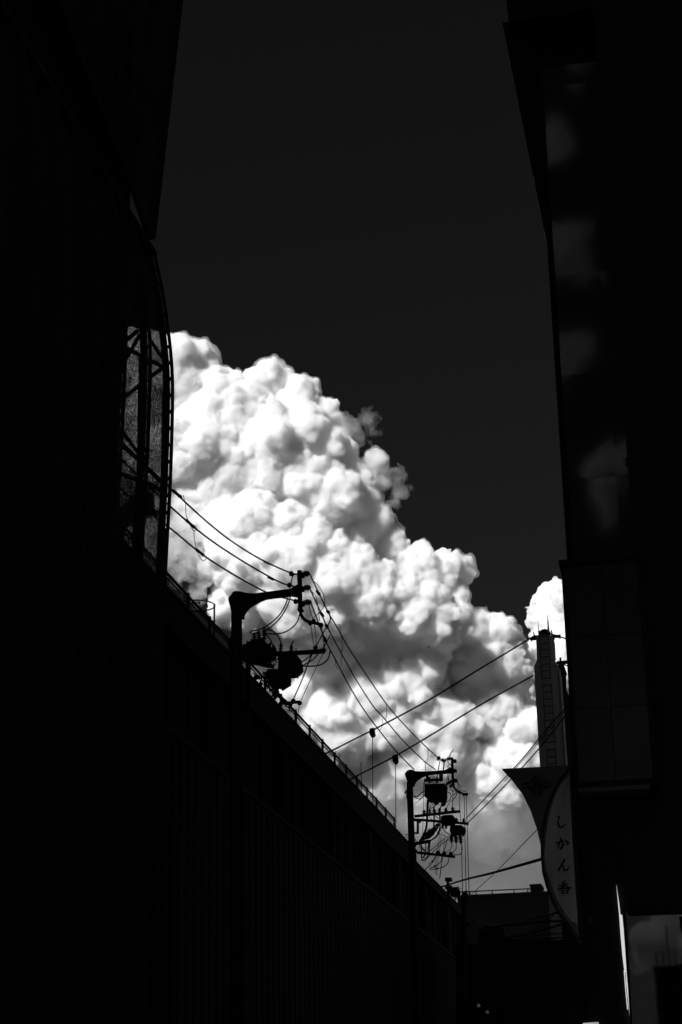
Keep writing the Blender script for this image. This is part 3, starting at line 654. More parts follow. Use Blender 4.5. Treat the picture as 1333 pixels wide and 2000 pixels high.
m2 = thing('railway_mast', 'dark second mast just behind the ladder mast, mostly hidden by the black billboard', 'mast', (T(470, 1200, 7).x, YT + 7.4, 0))
flat(T, [(410, 690), (480, 690), (492, 730), (497, 970), (540, 1050), (560, 1300), (1000, 6940), (770, 6940), (440, 1900), (425, 800)], t=.8, dy=7.4).build('shaft', M_HAZEDB, m2)
flat(T, [(395, 655), (530, 645), (530, 668), (470, 672), (470, 700), (425, 700), (420, 672), (395, 672)], t=.3, dy=7.2).build('cross_arm', M_STEEL, m2)
flat(T, [(470, 700), (487, 710), (518, 800), (505, 818), (500, 790), (485, 745), (478, 740)], t=.15, dy=7.2).build('bracket', M_STEEL, m2)
MB().tube([T(441, 615, 7.2), T(442, 660, 7.2)], .05, 6).build('insulator', M_PORC, m2)
def pT(px, py, dy=0): return at_y(px, py, YT + dy)
wire('span_cable', [pT(1046, 1241), pT(940, 1305), pT(840, 1366), pT(740, 1420), pT(700, 1440), pT(640, 1470), pT(560, 1505), pT(440, 1550)], .035, 'upper thick span cable climbing to the top of the ladder mast', 'cable')
wire('span_cable', [pT(1043, 1319), pT(940, 1376), pT(840, 1437), pT(770, 1478), pT(700, 1514), pT(640, 1545), pT(540, 1590), pT(440, 1630)], .033, 'lower thick span cable reaching the side of the ladder mast', 'cable')
wire('span_cable', [pT(1070, 1236, .4), pT(1104, 1247, .4), pT(1180, 1275, .4)], .03, 'short cable end leaving the mast top towards the black billboard', 'cable')
wire('span_cable', [pT(1090, 1293, 7), pT(1112, 1302, 7), pT(1180, 1330, 7)], .03, 'short cable from the second mast to behind the billboard', 'cable')
for (cx, cy, bx_, by, lab) in ((727, 1430, 729, 1620, 'upper'), (772, 1482, 774, 1640, 'lower')):
    h = thing('cable_hanger', 'clamp with a long plumb wire hanging from the %s span cable' % lab, 'hanger', pT(cx, cy))
    flat(Frame(0, 0, 1, YT), [(cx - 5, cy - 7), (cx + 4, cy - 9), (cx + 5, cy - 1), (cx + 6, cy + 5), (cx + 3, cy + 9), (cx - 2, cy + 9), (cx - 5, cy + 4)], t=.2, dy=-.08).build('clamp', M_STEEL, h)
    MB().tube([pT(cx + 1, cy + 6), pT(bx_, by)], .017, 6).build('wire', M_RUBBER, h)

# wires across the street on the right
PA = (Z(840, 930).x, Y2); PB = (-2.6, 43.0)
for pts, lab in (([(911, 1598), (960, 1547), (1020, 1483), (1060, 1434), (1114, 1372), (1150, 1332)], 'upper of two wires rising from the distant pole past the ladder mast'),
                 ([(915, 1606), (960, 1562), (1023, 1496), (1065, 1448), (1114, 1387), (1150, 1350)], 'lower of two wires rising from the distant pole past the ladder mast')):
    wire('street_wire', [on_line(x, y, PA, PB) for x, y in pts], .016, lab, 'wire', 'wires crossing to the billboard')
wire('street_wire', [on_line(x, y, (PA[0], PA[1] + 1), (PB[0], PB[1] + 1)) for x, y in ((985, 1527), (1060, 1441), (1114, 1378), (1150, 1340))], .009, 'faint wire close beside the two rising wires', 'wire', 'wires crossing to the billboard')
QA, QB = (-8.2, 70.0), (-2.8, 40.0)
wire('twisted_cable', [on_line(x, y, QA, QB) for x, y in ((860, 1733), (905, 1719), (950, 1708), (1005, 1693), (1060, 1677), (1120, 1655))], .04, 'thick twisted cable sagging from the shop sign to the station corner', 'cable')
wire('street_wire', [on_line(x, y, QA, QB) for x, y in ((916, 1752), (972, 1700), (1049, 1621), (1110, 1560))], .011, 'lone thin wire slanting behind the shop sign', 'wire')
for i, (pts, r) in enumerate((([(905, 1770), (930, 1800), (960, 1808), (1020, 1800), (1080, 1785), (1150, 1768)], .02), ([(950, 1809), (1010, 1806), (1060, 1800), (1100, 1799)], .03), ([(980, 1835), (1040, 1822), (1095, 1806), (1140, 1793)], .025),
                              ([(1000, 1838), (1050, 1827), (1100, 1823)], .016), ([(960, 1842), (1030, 1836), (1098, 1831)], .02), ([(1025, 1842), (1060, 1810), (1090, 1778)], .009), ([(1010, 1850), (1050, 1810), (1085, 1780)], .009))):
    wire('low_street_wire', [on_line(x, y, (-9, 66), (-3, 44)) for x, y in pts], r, ['topmost dark wire crossing the lower tip of the shop sign', 'thick dark wire ending at the sign tip', 'dark wire dipping under the sign tip', 'short dark wire just below the sign tip', 'lowest dark wire before the far wall', 'thin slanting wire before the far wall, next to the sign', 'second thin slanting wire before the far wall'][i], 'wire', 'dark wires before the far wall')
for pts, lab in (([(907, 1553), (909, 1650), (911, 1745)], 'first of three plumb wires under the distant pole hook'), ([(911, 1555), (914, 1650), (917, 1752)], 'second of three plumb wires under the distant pole hook'), ([(902, 1648), (903, 1700), (904, 1740)], 'third, shortest plumb wire below the hanging bushings')):
    wire('plumb_wire', [at_y(x, y, Y2) for x, y in pts], .012, lab, 'wire', 'plumb wires at the distant pole')

# ------------------------------------------------------------------ glass-fronted tower on the right, y = 36
YG = 36.0
G1 = Frame(0, 0, 1, YG)
xl = G1(1090, 775).x
gt = thing('glass_tower', 'tall dark tower with a glossy glass front under a flared cap', 'building', (xl + 1, YG, 0))
MB().box((xl, YG, 0), (xl + 3.2, YG + 14, 34)).build('wall', M_CLAD, gt)
MB().box((xl - .02, YG - .06, 0), (xl + .10, YG - .002, 27)).build('edge_frame', M_CLAD, gt)
ztop = G1(1100, 130).z; z = 8.0; zs = []
while z < ztop - .2: zs.append(z); z += 2.35
zs.append(ztop); rs = random.Random(3)
for i in range(len(zs) - 1):
    for (xa, xb) in ((xl + .11, xl + 1.079), (xl + 1.082, xl + 2.05)):
        tx, tz = rs.gauss(0, .0022), rs.gauss(0, .0022)
        c = [(xa, zs[i] + .0015), (xb, zs[i] + .0015), (xb, zs[i + 1] - .0015), (xa, zs[i + 1] - .0015)]
        MB().prism([(x, YG - .05 + tx * (x - xa) + tz * (zz - zs[i]), zz) for x, zz in c], (0, .03, 0)).build('pane', M_GLASS, gt)
flat(G1, [(982, 44), (990, 42), (1042, 60), (1047, 135), (1058, 300), (1074, 470), (1066, 462)], t=1.2, dy=.4).build('flared_fin', M_CLAD, gt)
flat(G1, [(985, -60), (989, 0), (994, 42), (1013, 38), (1252, 4), (1290, -60)], t=2.0, dy=.2).build('cap', M_CLAD, gt, bevel=.03)
flat(G1, [(1013, 40), (1013, 33), (1252, -2), (1252, 5)], t=.1, dy=-.9).build('cap_edge', M_RIB, gt)

# ------------------------------------------------------------------ nearer black building with billboard, glowing strip and mirror window, y = 30
YN = 30.0
N1 = Frame(0, 0, 1, YN); R4 = Frame(1140, 1680, 6.25, YN)
xu = N1(1240, 1080).x; xw = N1(1130, 1700).x
zb = N1(1200, 1541).z
nbd = thing('shop_building', 'black flat-fronted building filling the right edge above the mirror window', 'building', (xu + 3, YN, 0))
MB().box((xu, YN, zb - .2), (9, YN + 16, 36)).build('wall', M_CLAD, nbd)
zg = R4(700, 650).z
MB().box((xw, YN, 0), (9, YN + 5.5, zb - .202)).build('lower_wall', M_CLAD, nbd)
MB().box((N1(1100, 1900).x, YN + .3, 0), (xw - .001, YN + 5, N1(1130, 1868).z)).build('shop_front', M_CLAD, nbd)
for k in range(15):
    zz = zb + 5.6 + k * 1.22; MB().box((xu - .035, YN + .05, zz), (xu - .001, YN + .12, zz + .16)).build('bracket', M_CLAD, nbd)
flat(N1, [(1121, 1548), (1136, 1555), (1141, 1580), (1147, 1610), (1153, 1862), (1130, 1862), (1124, 1700)], t=.25, dy=.35).build('corner_post', M_FAR, nbd)
flat(R4, [(510, 575), (545, 652), (1260, 632), (1260, 2100), (600, 2100), (560, 1300), (525, 760)], t=.03, dy=-.10).build('mirror_pane', M_MIRROR, nbd)
flat(R4, [(480, 560), (508, 575), (523, 760), (558, 1300), (598, 2100), (575, 2100), (540, 1500), (500, 900)], t=.14, dy=-.10).build('window_frame', M_CLAD, nbd)
flat(R4, [(500, 560), (1260, 540), (1260, 630), (545, 650)], t=.25, dy=-.15).build('window_hood', M_CLAD, nbd)
flat(R4, [(1165, 690), (1260, 685), (1260, 1000), (1210, 1000)], t=.05, dy=-.16).build('window_frame', M_CLAD, nbd)
flat(R4, [(55, 712), (88, 710), (94, 785), (64, 788)], t=.1, dy=-.05).build('meter_box', M_FAR, nbd)
ls = thing('glowing_strip', 'narrow glowing white upright strip beside the mirror window', 'sign', R4(500, 1000))  # upright strip made to glow by emission; its nature is unknown
flat(R4, [(402, 300), (414, 390), (434, 520), (450, 662), (472, 668), (488, 830), (505, 1060), (526, 1380), (545, 1600), (562, 1800), (584, 2010), (574, 2010), (549, 1760), (526, 1550), (513, 1360), (500, 1360), (475, 1160), (452, 900), (437, 680), (420, 500)], t=.05, dy=-.04).build('strip_face', M_LIT, ls)
flat(R4, [(492, 1345), (502, 1358), (520, 1600), (543, 1820), (534, 1820), (512, 1600)], t=.05, dy=-.04).build('strip_face', M_LIT, ls)
low = thing('lit_sign_top', 'top edge of a lit white sign at the bottom of the picture', 'sign', N1(1153, 2020))
flat(N1, [(1139, 1998), (1169, 1996), (1170, 2040), (1140, 2040)], t=.12, dy=-.12).build('face', lamp_mat('dim_sign_face', .3), low)

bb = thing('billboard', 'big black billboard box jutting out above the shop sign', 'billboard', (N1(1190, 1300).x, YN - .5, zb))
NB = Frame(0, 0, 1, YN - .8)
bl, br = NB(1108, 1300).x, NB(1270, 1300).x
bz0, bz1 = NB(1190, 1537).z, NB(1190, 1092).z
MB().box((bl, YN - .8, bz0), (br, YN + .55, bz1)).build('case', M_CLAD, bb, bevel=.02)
nc, nr = 2, 3
for i in range(nc):
    for k in range(nr):
        xa, xb = bl + .08 + (br - bl - .16) * i / nc, bl + .08 + (br - bl - .16) * (i + 1) / nc - .012
        za, zc = bz0 + .1 + (bz1 - bz0 - .2) * k / nr, bz0 + .1 + (bz1 - bz0 - .2) * (k + 1) / nr - .012
        tl = rs.gauss(0, .002)
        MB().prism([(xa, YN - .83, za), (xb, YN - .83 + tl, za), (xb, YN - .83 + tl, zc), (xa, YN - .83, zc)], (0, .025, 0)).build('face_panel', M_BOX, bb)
MB().box((bl - .03, YN - .86, bz1 - .04), (br + .02, YN + .6, bz1 + .03)).build('top_cap', M_CLAD, bb)
MB().box((bl + .05, YN - .86, bz0 - .075), (br - .15, YN - .3, bz0 - .002)).build('bottom_trim', M_FAR, bb)

# ------------------------------------------------------------------ shop sign
YS = 29.6
S = Frame(950, 1450, 3.48, YS); Q = Frame(1060, 1580, 11.11, YS); E2 = Frame(1020, 1480, 10.25, YS)
sg = thing('shop_sign', 'tall shop sign with a concave dark wing, round emblem and dark brush characters on grey', 'sign', S(600, 1440))
flat(S, [(105, 178), (580, 155), (586, 300), (601, 600), (626, 1000), (652, 1390), (590, 1305), (515, 1212), (450, 1090), (410, 985), (384, 880), (373, 790), (368, 690), (345, 590), (300, 460), (240, 340), (165, 240)], t=.16, dy=.09).build('back_panel', M_SIGNBACK, sg, bevel=.01)
lens = [(570, 175), (580, 200), (588, 400), (599, 620), (622, 1000), (641, 1345), (565, 1245), (508, 1180), (452, 1080), (414, 980), (388, 880), (380, 780), (379, 700), (385, 600), (402, 500), (432, 400), (472, 310), (522, 230)]
cx, cy = 505., 720.
flat(S, lens, t=.06, dy=-.025).build('light_box', M_SIGNBACK, sg)
inner = [(568, 225), (572, 400), (582, 620), (606, 1000), (624, 1240), (580, 1215), (535, 1160), (478, 1060), (436, 950), (408, 860), (398, 770), (404, 650), (424, 520), (452, 410), (492, 310), (535, 250)]
flat(S, inner, t=.012, dy=-.062).build('acrylic_face', M_ACRYL, sg)
P = [S(x, y, -.06) for x, y in lens + lens[:1]]
MB().tube(P, .022, 6).build('trim', M_STEEL, sg)
MB().tube([S(585, 170, -.05), S(594, 400, -.05), S(606, 620, -.05), S(630, 1000, -.05), S(652, 1355, -.05)], .02, 6).build('edge_trim', M_STEEL, sg)
flat(S, [(516, 1222), (530, 1438), (720, 1436), (720, 1225)], t=.12, dy=.12).build('lower_box', M_CLAD, sg)
MB().tube([S(515, 1215, .05), S(531, 1441, .05), S(700, 1438, .05)], .009, 6).build('pale_edge', M_LEDGE, sg)
MB().box((S(600, 300).x, YS + .1, S(600, 300).z), (S(600, 300).x + .5, YS + .6, S(600, 260).z)).build('wall_bracket', M_STEEL, sg)
def stroke(mb, fr, pts, dy, t=.006, s=1.0, o=(0, 0)):
    P = smooth_pts([(x, y, w) for x, y, w in pts], 5); L, Rr = [], []
    for i, p in enumerate(P):
        d = P[min(i + 1, len(P) - 1)] - P[max(i - 1, 0)]; n = math.hypot(d[0], d[1]) + 1e-6; nx, ny = -d[1] / n, d[0] / n; w = max(p[2], 4) / 2
        L.append((p[0] + nx * w, p[1] + ny * w)); Rr.append((p[0] - nx * w, p[1] - ny * w))
    for i in range(len(P) - 1):
        q = [L[i], L[i + 1], Rr[i + 1], Rr[i]]; q = [(o[0] + (a - o[0]) * 1, b) for a, b in q]
        mb.prism([fr(a, b, dy) for a, b in q], (0, t, 0))
    return mb
KO = [[(500, 1545, 22), (460, 1580, 28), (395, 1612, 12)], [(345, 1668, 20), (430, 1652, 25), (555, 1618, 30)], [(470, 1575, 26), (468, 1640, 26), (468, 1708, 24)], [(462, 1660, 22), (410, 1712, 30), (332, 1752, 14)],
      [(478, 1660, 14), (540, 1690, 32), (632, 1722, 34)], [(418, 1725, 24), (424, 1780, 30), (445, 1840, 26)], [(418, 1728, 22), (490, 1722, 24), (565, 1712, 32)], [(562, 1712, 32), (556, 1775, 32), (530, 1840, 28)], [(432, 1780, 14), (490, 1776, 14), (548, 1774, 14)], [(440, 1826, 18), (490, 1828, 18), (536, 1826, 18)]]
CH = [[[(306, 152, 8), (350, 172, 40), (366, 203, 34), (340, 235, 26), (343, 300, 38), (352, 350, 46), (385, 394, 42), (430, 388, 40), (470, 355, 30), (510, 312, 8)]],
      [[(280, 722, 12), (330, 736, 36), (385, 716, 34), (425, 692, 36), (447, 725, 36), (440, 790, 40), (415, 848, 46), (388, 862, 40), (362, 832, 12)], [(372, 622, 12), (400, 660, 36), (385, 720, 34), (355, 780, 36), (322, 834, 30)], [(460, 662, 12), (510, 690, 34), (552, 722, 42), (545, 765, 32), (470, 760, 14)]],
      [[(440, 1085, 14), (475, 1108, 42), (440, 1170, 38), (390, 1250, 36), (342, 1345, 44)], [(388, 1262, 10), (430, 1226, 26), (450, 1250, 30), (465, 1310, 38), (500, 1334, 42), (545, 1310, 36), (592, 1228, 8)]], KO]
for ch in CH:
    m = MB()
    for st in ch: stroke(m, Q, st, -.080)
    m.build('brush_character', M_INK, sg)
flat(E2, [(60, 560), (150, 528), (230, 455), (290, 360), (350, 440), (450, 500), (560, 535), (450, 590), (380, 650), (315, 740), (250, 660), (160, 595)], t=.008, dy=.004).build('emblem_ground', M_FAR, sg)
m = MB()
for st in ([(25, 525, 40), (120, 518, 30), (200, 455, 34), (258, 350, 30)], [(330, 345, 30), (390, 425, 30), (480, 482, 28), (575, 500, 40)], [(28, 595, 40), (130, 592, 28), (210, 655, 34), (272, 760, 50)], [(355, 765, 46), (385, 665, 26), (460, 602, 28), (578, 565, 40)]): stroke(m, E2, st, -.006)
m.build('emblem_bar', M_INK, sg)
m = MB()
for st in KO: stroke(m, E2, [(305 + (x - 480) * .82, 540 + (y - 1690) * .78, w * 1.0) for x, y, w in st], -.010)
m.build('emblem_character', M_INK, sg)

# ------------------------------------------------------------------ far end of the street
YF = 120.0
FB = Frame(840, 1660, 4.443, YF)
fb = thing('far_building', 'dim grey flat-roofed building closing the street, with a roof rail', 'building', (FB(700, 800).x, YF, 0))
zf = FB(700, 398).z
xa, xb = FB(240, 430).x, FB(1500, 360).x
MB().box((xa, YF, 0), (xb, YF + 14, zf)).build('wall', M_FAR, fb)
MB().box((xa - .05, YF - .08, zf + .002), (xb, YF + .3, zf + .18)).build('coping', M_FAR, fb)
MB().tube([(xa, YF + .2, zf + .42), (FB(870, 380).x, YF + .2, zf + .42)], .04, 6).build('roof_rail', M_STEEL, fb)
for px in (345, 400, 540, 730, 850): x = FB(px, 400).x; MB().tube([(x, YF + .2, zf), (x, YF + .2, zf + .42)], .04, 6).build('rail_post', M_STEEL, fb)
rb = thing('roof_box', 'pale square plant box standing on the far roof', 'roof box', (FB(910, 372).x, YF + 2, zf))
MB().box((FB(862, 380).x, YF + 1, zf + .002), (FB(958, 380).x, YF + 3, FB(910, 295).z)).build('casing', M_FAR, rb, bevel=.04)
MB().box((FB(858, 380).x, YF + .9, FB(910, 295).z + .003), (FB(962, 380).x, YF + 3.1, FB(910, 290).z + .09)).build('lid', M_STEEL, rb)
fl = thing('low_roof_building', 'low black roof with clutter below the far wall', 'building', (FB(600, 900).x, 72, 0))
L9 = Frame(840, 1660, 4.443, 72.)
flat(L9, [(225, 820), (420, 815), (425, 690), (640, 680), (650, 740), (700, 760), (760, 800), (1100, 780), (1560, 760), (1560, 2600), (225, 2600)], t=2, dy=.5).build('wall', M_CLAD, fl)
for x, y in ((560, 690), (470, 700)): flat(L9, [(x, y), (x + 60, y - 4), (x + 60, y - 40), (x, y - 36)], t=.8, dy=.5).build('vent', M_CLAD, fl)
YD = 70.
DD = Frame(840, 1660, 4.443, YD)
fd = thing('floodlight', 'small black floodlight box on a mast at the station corner', 'floodlight', DD(158, 430))
flat(DD, [(130, 238), (186, 238), (186, 268), (130, 268)], t=.3).build('lamp_housing', M_STEEL, fd, bevel=.02)
MB().tube([DD(156, 265), DD(160, 480)], .05, 8).build('mast', M_STEEL, fd)
flat(DD, [(130, 310), (190, 306), (190, 335), (130, 335)], t=.2).build('junction_box', M_STEEL, fd)
for x, y, r, lab in ((216, 366, 48, 'round dish aerial leaning beside the floodlight'), (248, 352, 34, 'smaller dish edge-on behind the round dish')):
    ds = thing('satellite_dish', lab, 'dish', DD(x, y + 60)); c = DD(x, y); rr = r * DD.m
    nrm = Vector((.25, -.9, .35)).normalized() if r > 40 else Vector((.95, -.25, .2)).normalized()
    a1 = nrm.cross(Vector((0, 0, 1))).normalized(); a2 = nrm.cross(a1)
    vs, fs = [c - nrm * rr * .25], []
    for i in range(1, 5):
        for k in range(20):
            t = 2 * math.pi * k / 20; q = i / 4
            vs.append(c - nrm * rr * .25 * (1 - q * q) + (a1 * math.cos(t) + a2 * math.sin(t)) * rr * q)
    for k in range(20): fs.append((0, 1 + k, 1 + (k + 1) % 20))
    for i in range(3):
        for k in range(20): fs.append((1 + i * 20 + k, 1 + (i + 1) * 20 + k, 1 + (i + 1) * 20 + (k + 1) % 20, 1 + i * 20 + (k + 1) % 20))
    o = MB().add(vs, fs, True).build('reflector', M_FAR, ds); sd = o.modifiers.new('thick', 'SOLIDIFY'); sd.thickness = .02
    MB().tube([c - nrm * rr * .2, DD(x + 6, y + 70)], .03, 6).build('stem', M_STEEL, ds)
    MB().tube([c - a2 * rr * .9, c + nrm * rr * .9], .012, 6).build('feed_arm', M_STEEL, ds)
tb = thing('pole_transformer', 'blocky transformer low at the foot of the plumb wires by the far wall', 'transformer', DD(302, 440), 'transformers hung on the poles')
flat(DD, [(278, 368), (318, 362), (332, 390), (335, 432), (280, 430), (270, 400)], t=.5).build('tank', M_STEEL, tb, bevel=.02)
for x in (285, 305, 322): insulator(MB(), DD(x, 372), DD(x, 350), .05, 2).build('bushing', M_PORC, tb)
MB().tube([DD(300, 430), DD(300, 1300)], .12, 8).build('mounting_pole', M_STEEL, tb)
for x, y, sz, lab in ((935, 1965, 3, 'dim round shop lamp low in the dark street'), (952, 1978, 4, 'dim oval shop lamp lowest in the dark street')):
    c = at_y(x, y, 62); o = thing('shop_lamp', lab, 'lamp', c)
    MB().lathe(c, c + Vector((0, .12, .05)), [(0, .04), (.4, .06), (1, .02)], 10).build('bulb', M_LAMP, o); MB().tube([c + Vector((0, .1, .05)), c + Vector((0, .1, .6))], .02, 6).build('stem', M_STEEL, o)

# ------------------------------------------------------------------ outside the picture: unseen blocks added to shade the street, and mirrored buildings
ob1 = thing('unseen_shade_block', 'tall unseen block added beyond the tracks to shade the street', 'building', (-50, 20, 0))
MB().box((-80, -70, 0), (-30, 62, 74)).build('wall', M_HAZEDB, ob1)
ob2 = thing('unseen_shade_block', 'second unseen block added farther along to shade the far building', 'building', (-60, 90, 0))
MB().box((-85, 64, 0), (-44, 118, 74)).build('wall', M_HAZEDB, ob2)
for i in range(12): MB().box((-29.998, -68, 4 + i * 5.6), (-29.9, 60, 6.4 + i * 5.6)).build('window_band', M_GLASS, ob1)
for k, (x, y, w, d, h, lab) in enumerate(((-6, -300, 5.5, 14, 37, 'slim dark tower block mirrored in the lower window'), (-24, -260, 16, 20, 21, 'low dark block with aerials mirrored in the lower window'), (16, -280, 26, 20, 15, 'broad low block mirrored in the lower window'))):
    o = thing('mirrored_block', lab, 'building', (x, y, 0), 'buildings mirrored in the lower window')
    MB().box((x - w / 2, y - d, 0), (x + w / 2, y, h)).build('wall', M_HAZEDB, o)
    MB().box((x - w / 2 - .2, y - d, h + .01), (x + w / 2 + .2, y + .2, h + .5)).build('roof_edge', M_HAZEDB, o)
    for q in range(4): xx = x + w * (-.4 + .22 * q); MB().tube([(xx, y - 2, h + .4), (xx, y - 2, h + (3 if q != 2 else 8))], .12, 6).build('aerial', M_STEEL, o)

# ------------------------------------------------------------------ clouds: closed bodies of vapour 3 km away, lit by the sun
M_CLOUD = vapour_mat("cloud_vapour", 0.3)
M_FRINGE = vapour_mat("fringe_vapour", 0.03)
M_THIN = ragged_mat("thin_vapour", 0.035, 36.0)
M_TORN = ragged_mat("torn_vapour", 0.07, 24.0, .40, .68, 5, .65)
M_BASE = ragged_mat("base_vapour", 0.022, 60.0)
M_VEIL = ragged_mat("veil_vapour", 0.0008, 700.0)
D = 3000.0
K = D / F
CAMM = Matrix([list(RC[0]) + [0], list(RC[1]) + [0], list(RC[2]) + [0], [0, 0, 0, 1]])
fw = Vector(RC @ np.array([0, 0, -1.0]))
def cloud_obj(name, spec, vox, seed, mat, label, rough=1.0, kids=(44, 10), fringe=0.0, D=D):
    K = D / F
    lob = [((x - 666.5) * K, (1000 - y) * K, o * K, r * K) for x, y, r, o in spec]
    ms = build_cloud(name, lob, vox, seed, rough, kids, fringe); ms[0].materials.append(mat)
    o = bpy.data.objects.new(name, ms[0]); COL.objects.link(o)
    if fringe:
        ms[1].materials.append(M_FRINGE); e = bpy.data.objects.new('fringe', ms[1]); COL.objects.link(e); e.parent = o
    o.matrix_world = Matrix.Translation(Vector(CAM) + fw * D) @ CAMM
    return tag(o, label, 'cloud', 'clouds over the street')
# (photo x, photo y, radius, offset towards the viewer), all in photo pixels at 3 km
CL = [
 # smooth towers at the back
 (310,752,100,-120),(245,730,90,-125),(375,698,44,-120),(425,775,66,-110),(470,800,70,-100),(525,733,40,-120),(580,768,42,-120),(628,812,40,-120),
 (390,880,120,-100),(520,880,110,-100),(605,880,76,-110),(660,890,42,-115),(736,902,26,-115),(690,945,54,-105),(750,940,16,-115),
 (450,840,80,-85),(560,830,60,-100),(480,930,90,-75),(590,940,80,-80),(430,960,80,-60),
 (630,980,85,-80),(732,1025,42,-95),(774,1040,18,-100),(700,1040,50,-90),(390,975,78,-70),(770,1075,38,-90),
 (815,1105,40,-80),(868,1116,38,-90),(908,1118,26,-95),(893,1155,30,-95),(830,1140,48,-85),(930,1242,40,-85),(980,1238,36,-90),(1002,1246,22,-95),
 (940,1300,60,-100),(1000,1305,46,-105),(880,1220,50,-85),
 # crisp ridge in front
 (500,1003,46,20),(450,1040,50,15),(556,1030,44,28),(610,1052,44,32),(650,1082,40,38),(700,1098,38,40),(740,1132,38,40),(560,1105,66,45),(640,1130,58,50),(480,1112,66,30),
 (790,1152,36,36),(830,1172,36,34),(860,1192,34,30),(850,1226,36,20),(800,1202,44,30),(720,1172,48,45),(468,1180,50,20),(560,1168,58,42),(640,1188,48,38),
 # shaded hollow under the ridge
 (640,1275,90,-90),(760,1280,74,-80),(560,1290,84,-100),(600,1230,60,-50),(700,1235,55,-45),
 # lower heaps
 (840,1305,36,-20),(790,1340,50,-25),(720,1368,56,-35),(640,1400,60,-40),(670,1440,68,-45),(760,1420,60,-40),(590,1380,52,-55),
 (870,1400,44,-30),(910,1412,38,-35),(860,1450,62,-50),(800,1480,72,-75),(960,1400,70,-110),(1020,1440,34,-50),(1050,1430,40,-55),(1000,1490,54,-55),
 (1040,1500,60,-65),(960,1535,46,-50),(990,1556,34,-40),(900,1500,70,-90),(740,1530,76,-100),(840,1550,70,-110),
]
main = cloud_obj("cloud", CL, 2.5, 5, M_CLOUD, "huge white heaped cloud towering behind both poles", fringe=3.0)
CX = [(150, 800, 120, -120), (40, 820, 130, -130), (170, 900, 100, -120), (60, 920, 120, -130), (-90, 860, 130, -140), (235, 860, 90, -110), (200, 700, 66, -130), (60, 690, 76, -140)]
cloud_obj("cloud", CX, 5.0, 17, M_CLOUD, "flank of the great cloud hidden behind the screened building", 1.0, (30, 6))
CR = [(1112, 1182, 36, -300), (1146, 1240, 72, -300), (1092, 1212, 22, -300), (1108, 1265, 32, -300), (1170, 1330, 100, -300)]
side = cloud_obj("cloud", CR, 2.6, 9, M_CLOUD, "bright cloud edge peeping out between the ladder mast top and the billboard", 1.5)
CW = [(690, 830, 24, -60), (715, 815, 20, -60), (725, 840, 20, -60), (700, 850, 22, -60)]
cloud_obj("cloud_wisp", CW, 3.0, 12, M_THIN, "faint grey wisp above the right shoulder of the great cloud", 2.2, (14, 6))
CW2 = [(775, 935, 20, -60), (785, 960, 20, -60), (775, 985, 16, -60)]
cloud_obj("cloud_wisp", CW2, 3.0, 13, M_THIN, "small faint wisp low on the right edge of the great cloud", 2.2, (14, 6))
CW3 = [(345, 1055, 40, 40), (372, 1085, 34, 40), (350, 1115, 26, 40), (402, 1120, 30, 40), (390, 1160, 22, 40), (325, 1085, 36, 40), (380, 1040, 34, 40), (300, 1050, 40, 40)]
torn = cloud_obj("cloud_wisp", CW3, 3.0, 14, M_TORN, "ragged torn wisps between the mesh screen and the great cloud", 2.4, (14, 6))
VE = [(1010, 1570, 260, 0), (820, 1560, 250, 0), (640, 1460, 220, 0), (1180, 1560, 260, 0), (930, 1720, 250, 0), (1120, 1740, 250, 0), (760, 1700, 230, 0)]
veil = cloud_obj("cloud_veil", VE, 30.0, 21, M_VEIL, "smooth grey cloud veil low over the far building", .6, (0, 0), D=8500.0)
CB = [(980, 1600, 60, -60), (900, 1590, 66, -70), (1050, 1585, 60, -70), (830, 1600, 66, -80), (940, 1640, 60, -80), (1030, 1640, 50, -80), (760, 1590, 66, -90)]
cloud_obj("low_cloud", CB, 5.0, 31, M_BASE, "dim ragged underside of the great cloud fading above the far roof", 1.6, (14, 4))
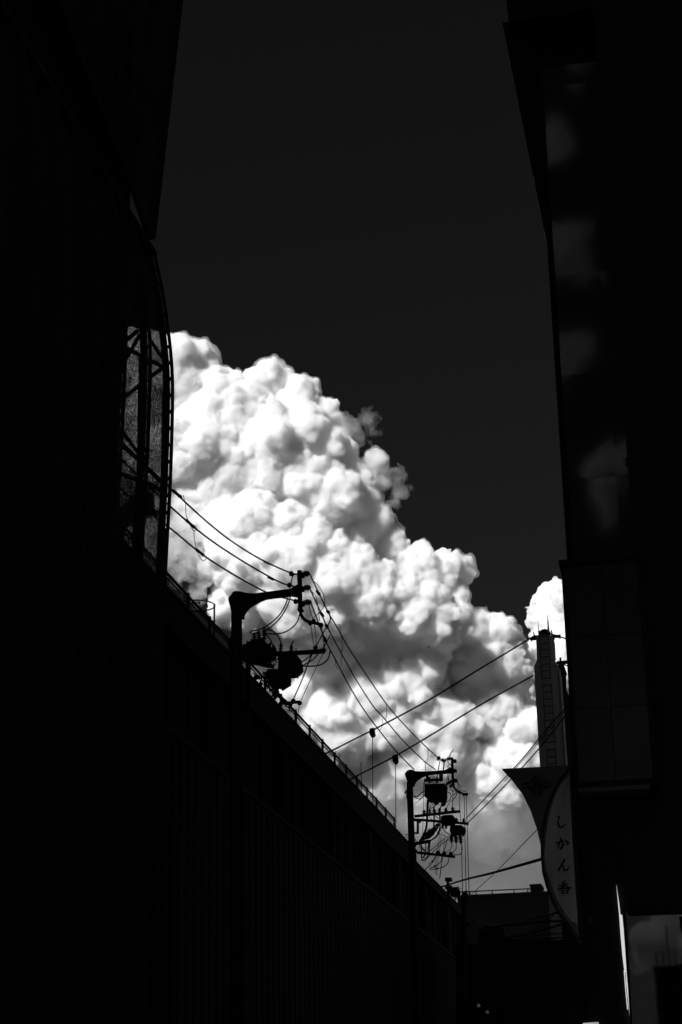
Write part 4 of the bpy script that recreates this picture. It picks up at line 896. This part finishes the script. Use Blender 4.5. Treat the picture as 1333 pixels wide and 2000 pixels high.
# clouds out of view: some mirrored in dark glass, others added as fill light
BACK = [(main, 172, 8, 9000, 1.5, 200, 'low cloud bank mirrored in the lower window'), (veil, 180, 6, 9000, 1.0, 180, 'grey cloud veil low behind the viewer'), (main, 115, 30, 4000, 2.2, 300, 'unseen cloud added as fill light above the roofs behind'), (main, 145, 38, 4000, 2.0, 250, 'second unseen cloud added as fill light behind the viewer'), (main, 250, 20, 6000, 1.6, 150, 'unseen cloud added as fill light over the tracks behind'),
        (main, 80, 24, 4500, 2.2, 40, 'unseen cloud added as fill light across the street'), (main, 165, 58, 3800, 1.6, 130, 'high unseen cloud added as fill light overhead'), (main, 285, 35, 4200, 1.6, 10, 'unseen cloud added as fill light over the tracks beside the viewer'), (main, 130, 14, 6500, 2.4, 80, 'low unseen cloud bank added as fill light behind the roofs'),
        (torn, 182.8, 31.2, 3600, .8, 90, 'small puff mirrored near the top of the glass tower'), (torn, 183.2, 27.5, 3600, 1.3, 10, 'puff mirrored halfway up the glass tower'), (torn, 181.6, 20.4, 3600, 1.2, 60, 'puff mirrored low in the glass tower'), (torn, 183.2, 24, 3600, 1.0, 200, 'faint puff mirrored in the middle of the glass tower'), (torn, 181.0, 12.0, 3600, 1.6, 30, 'puff mirrored in the billboard face'), (torn, 180.6, 5.5, 6000, 2.6, 30, 'ragged cloud mirrored at the top of the lower window'), (torn, 179.6, 7.4, 6000, 2.4, 170, 'second ragged cloud mirrored in the lower window'), (torn, 181.3, 33.6, 3600, .7, 150, 'smallest puff mirrored under the tower cap')]
for k, (src, az, el, dist, sc_, rz, lab) in enumerate(BACK):
    c = src.copy(); COL.objects.link(c)
    a, e = math.radians(az), math.radians(el); bbx = [Vector(q) for q in src.bound_box]; ctr = sum(bbx, Vector()) / 8
    c.matrix_world = Matrix.Translation(Vector((math.sin(a) * math.cos(e), math.cos(a) * math.cos(e), math.sin(e))) * dist) @ Matrix.Rotation(math.radians(rz), 4, 'Z') @ CAMM @ Matrix.Scale(sc_, 4) @ Matrix.Translation(-ctr)
    tag(c, lab, 'cloud', 'clouds over the street')
print('script seconds', round(time.time() - T0, 1))
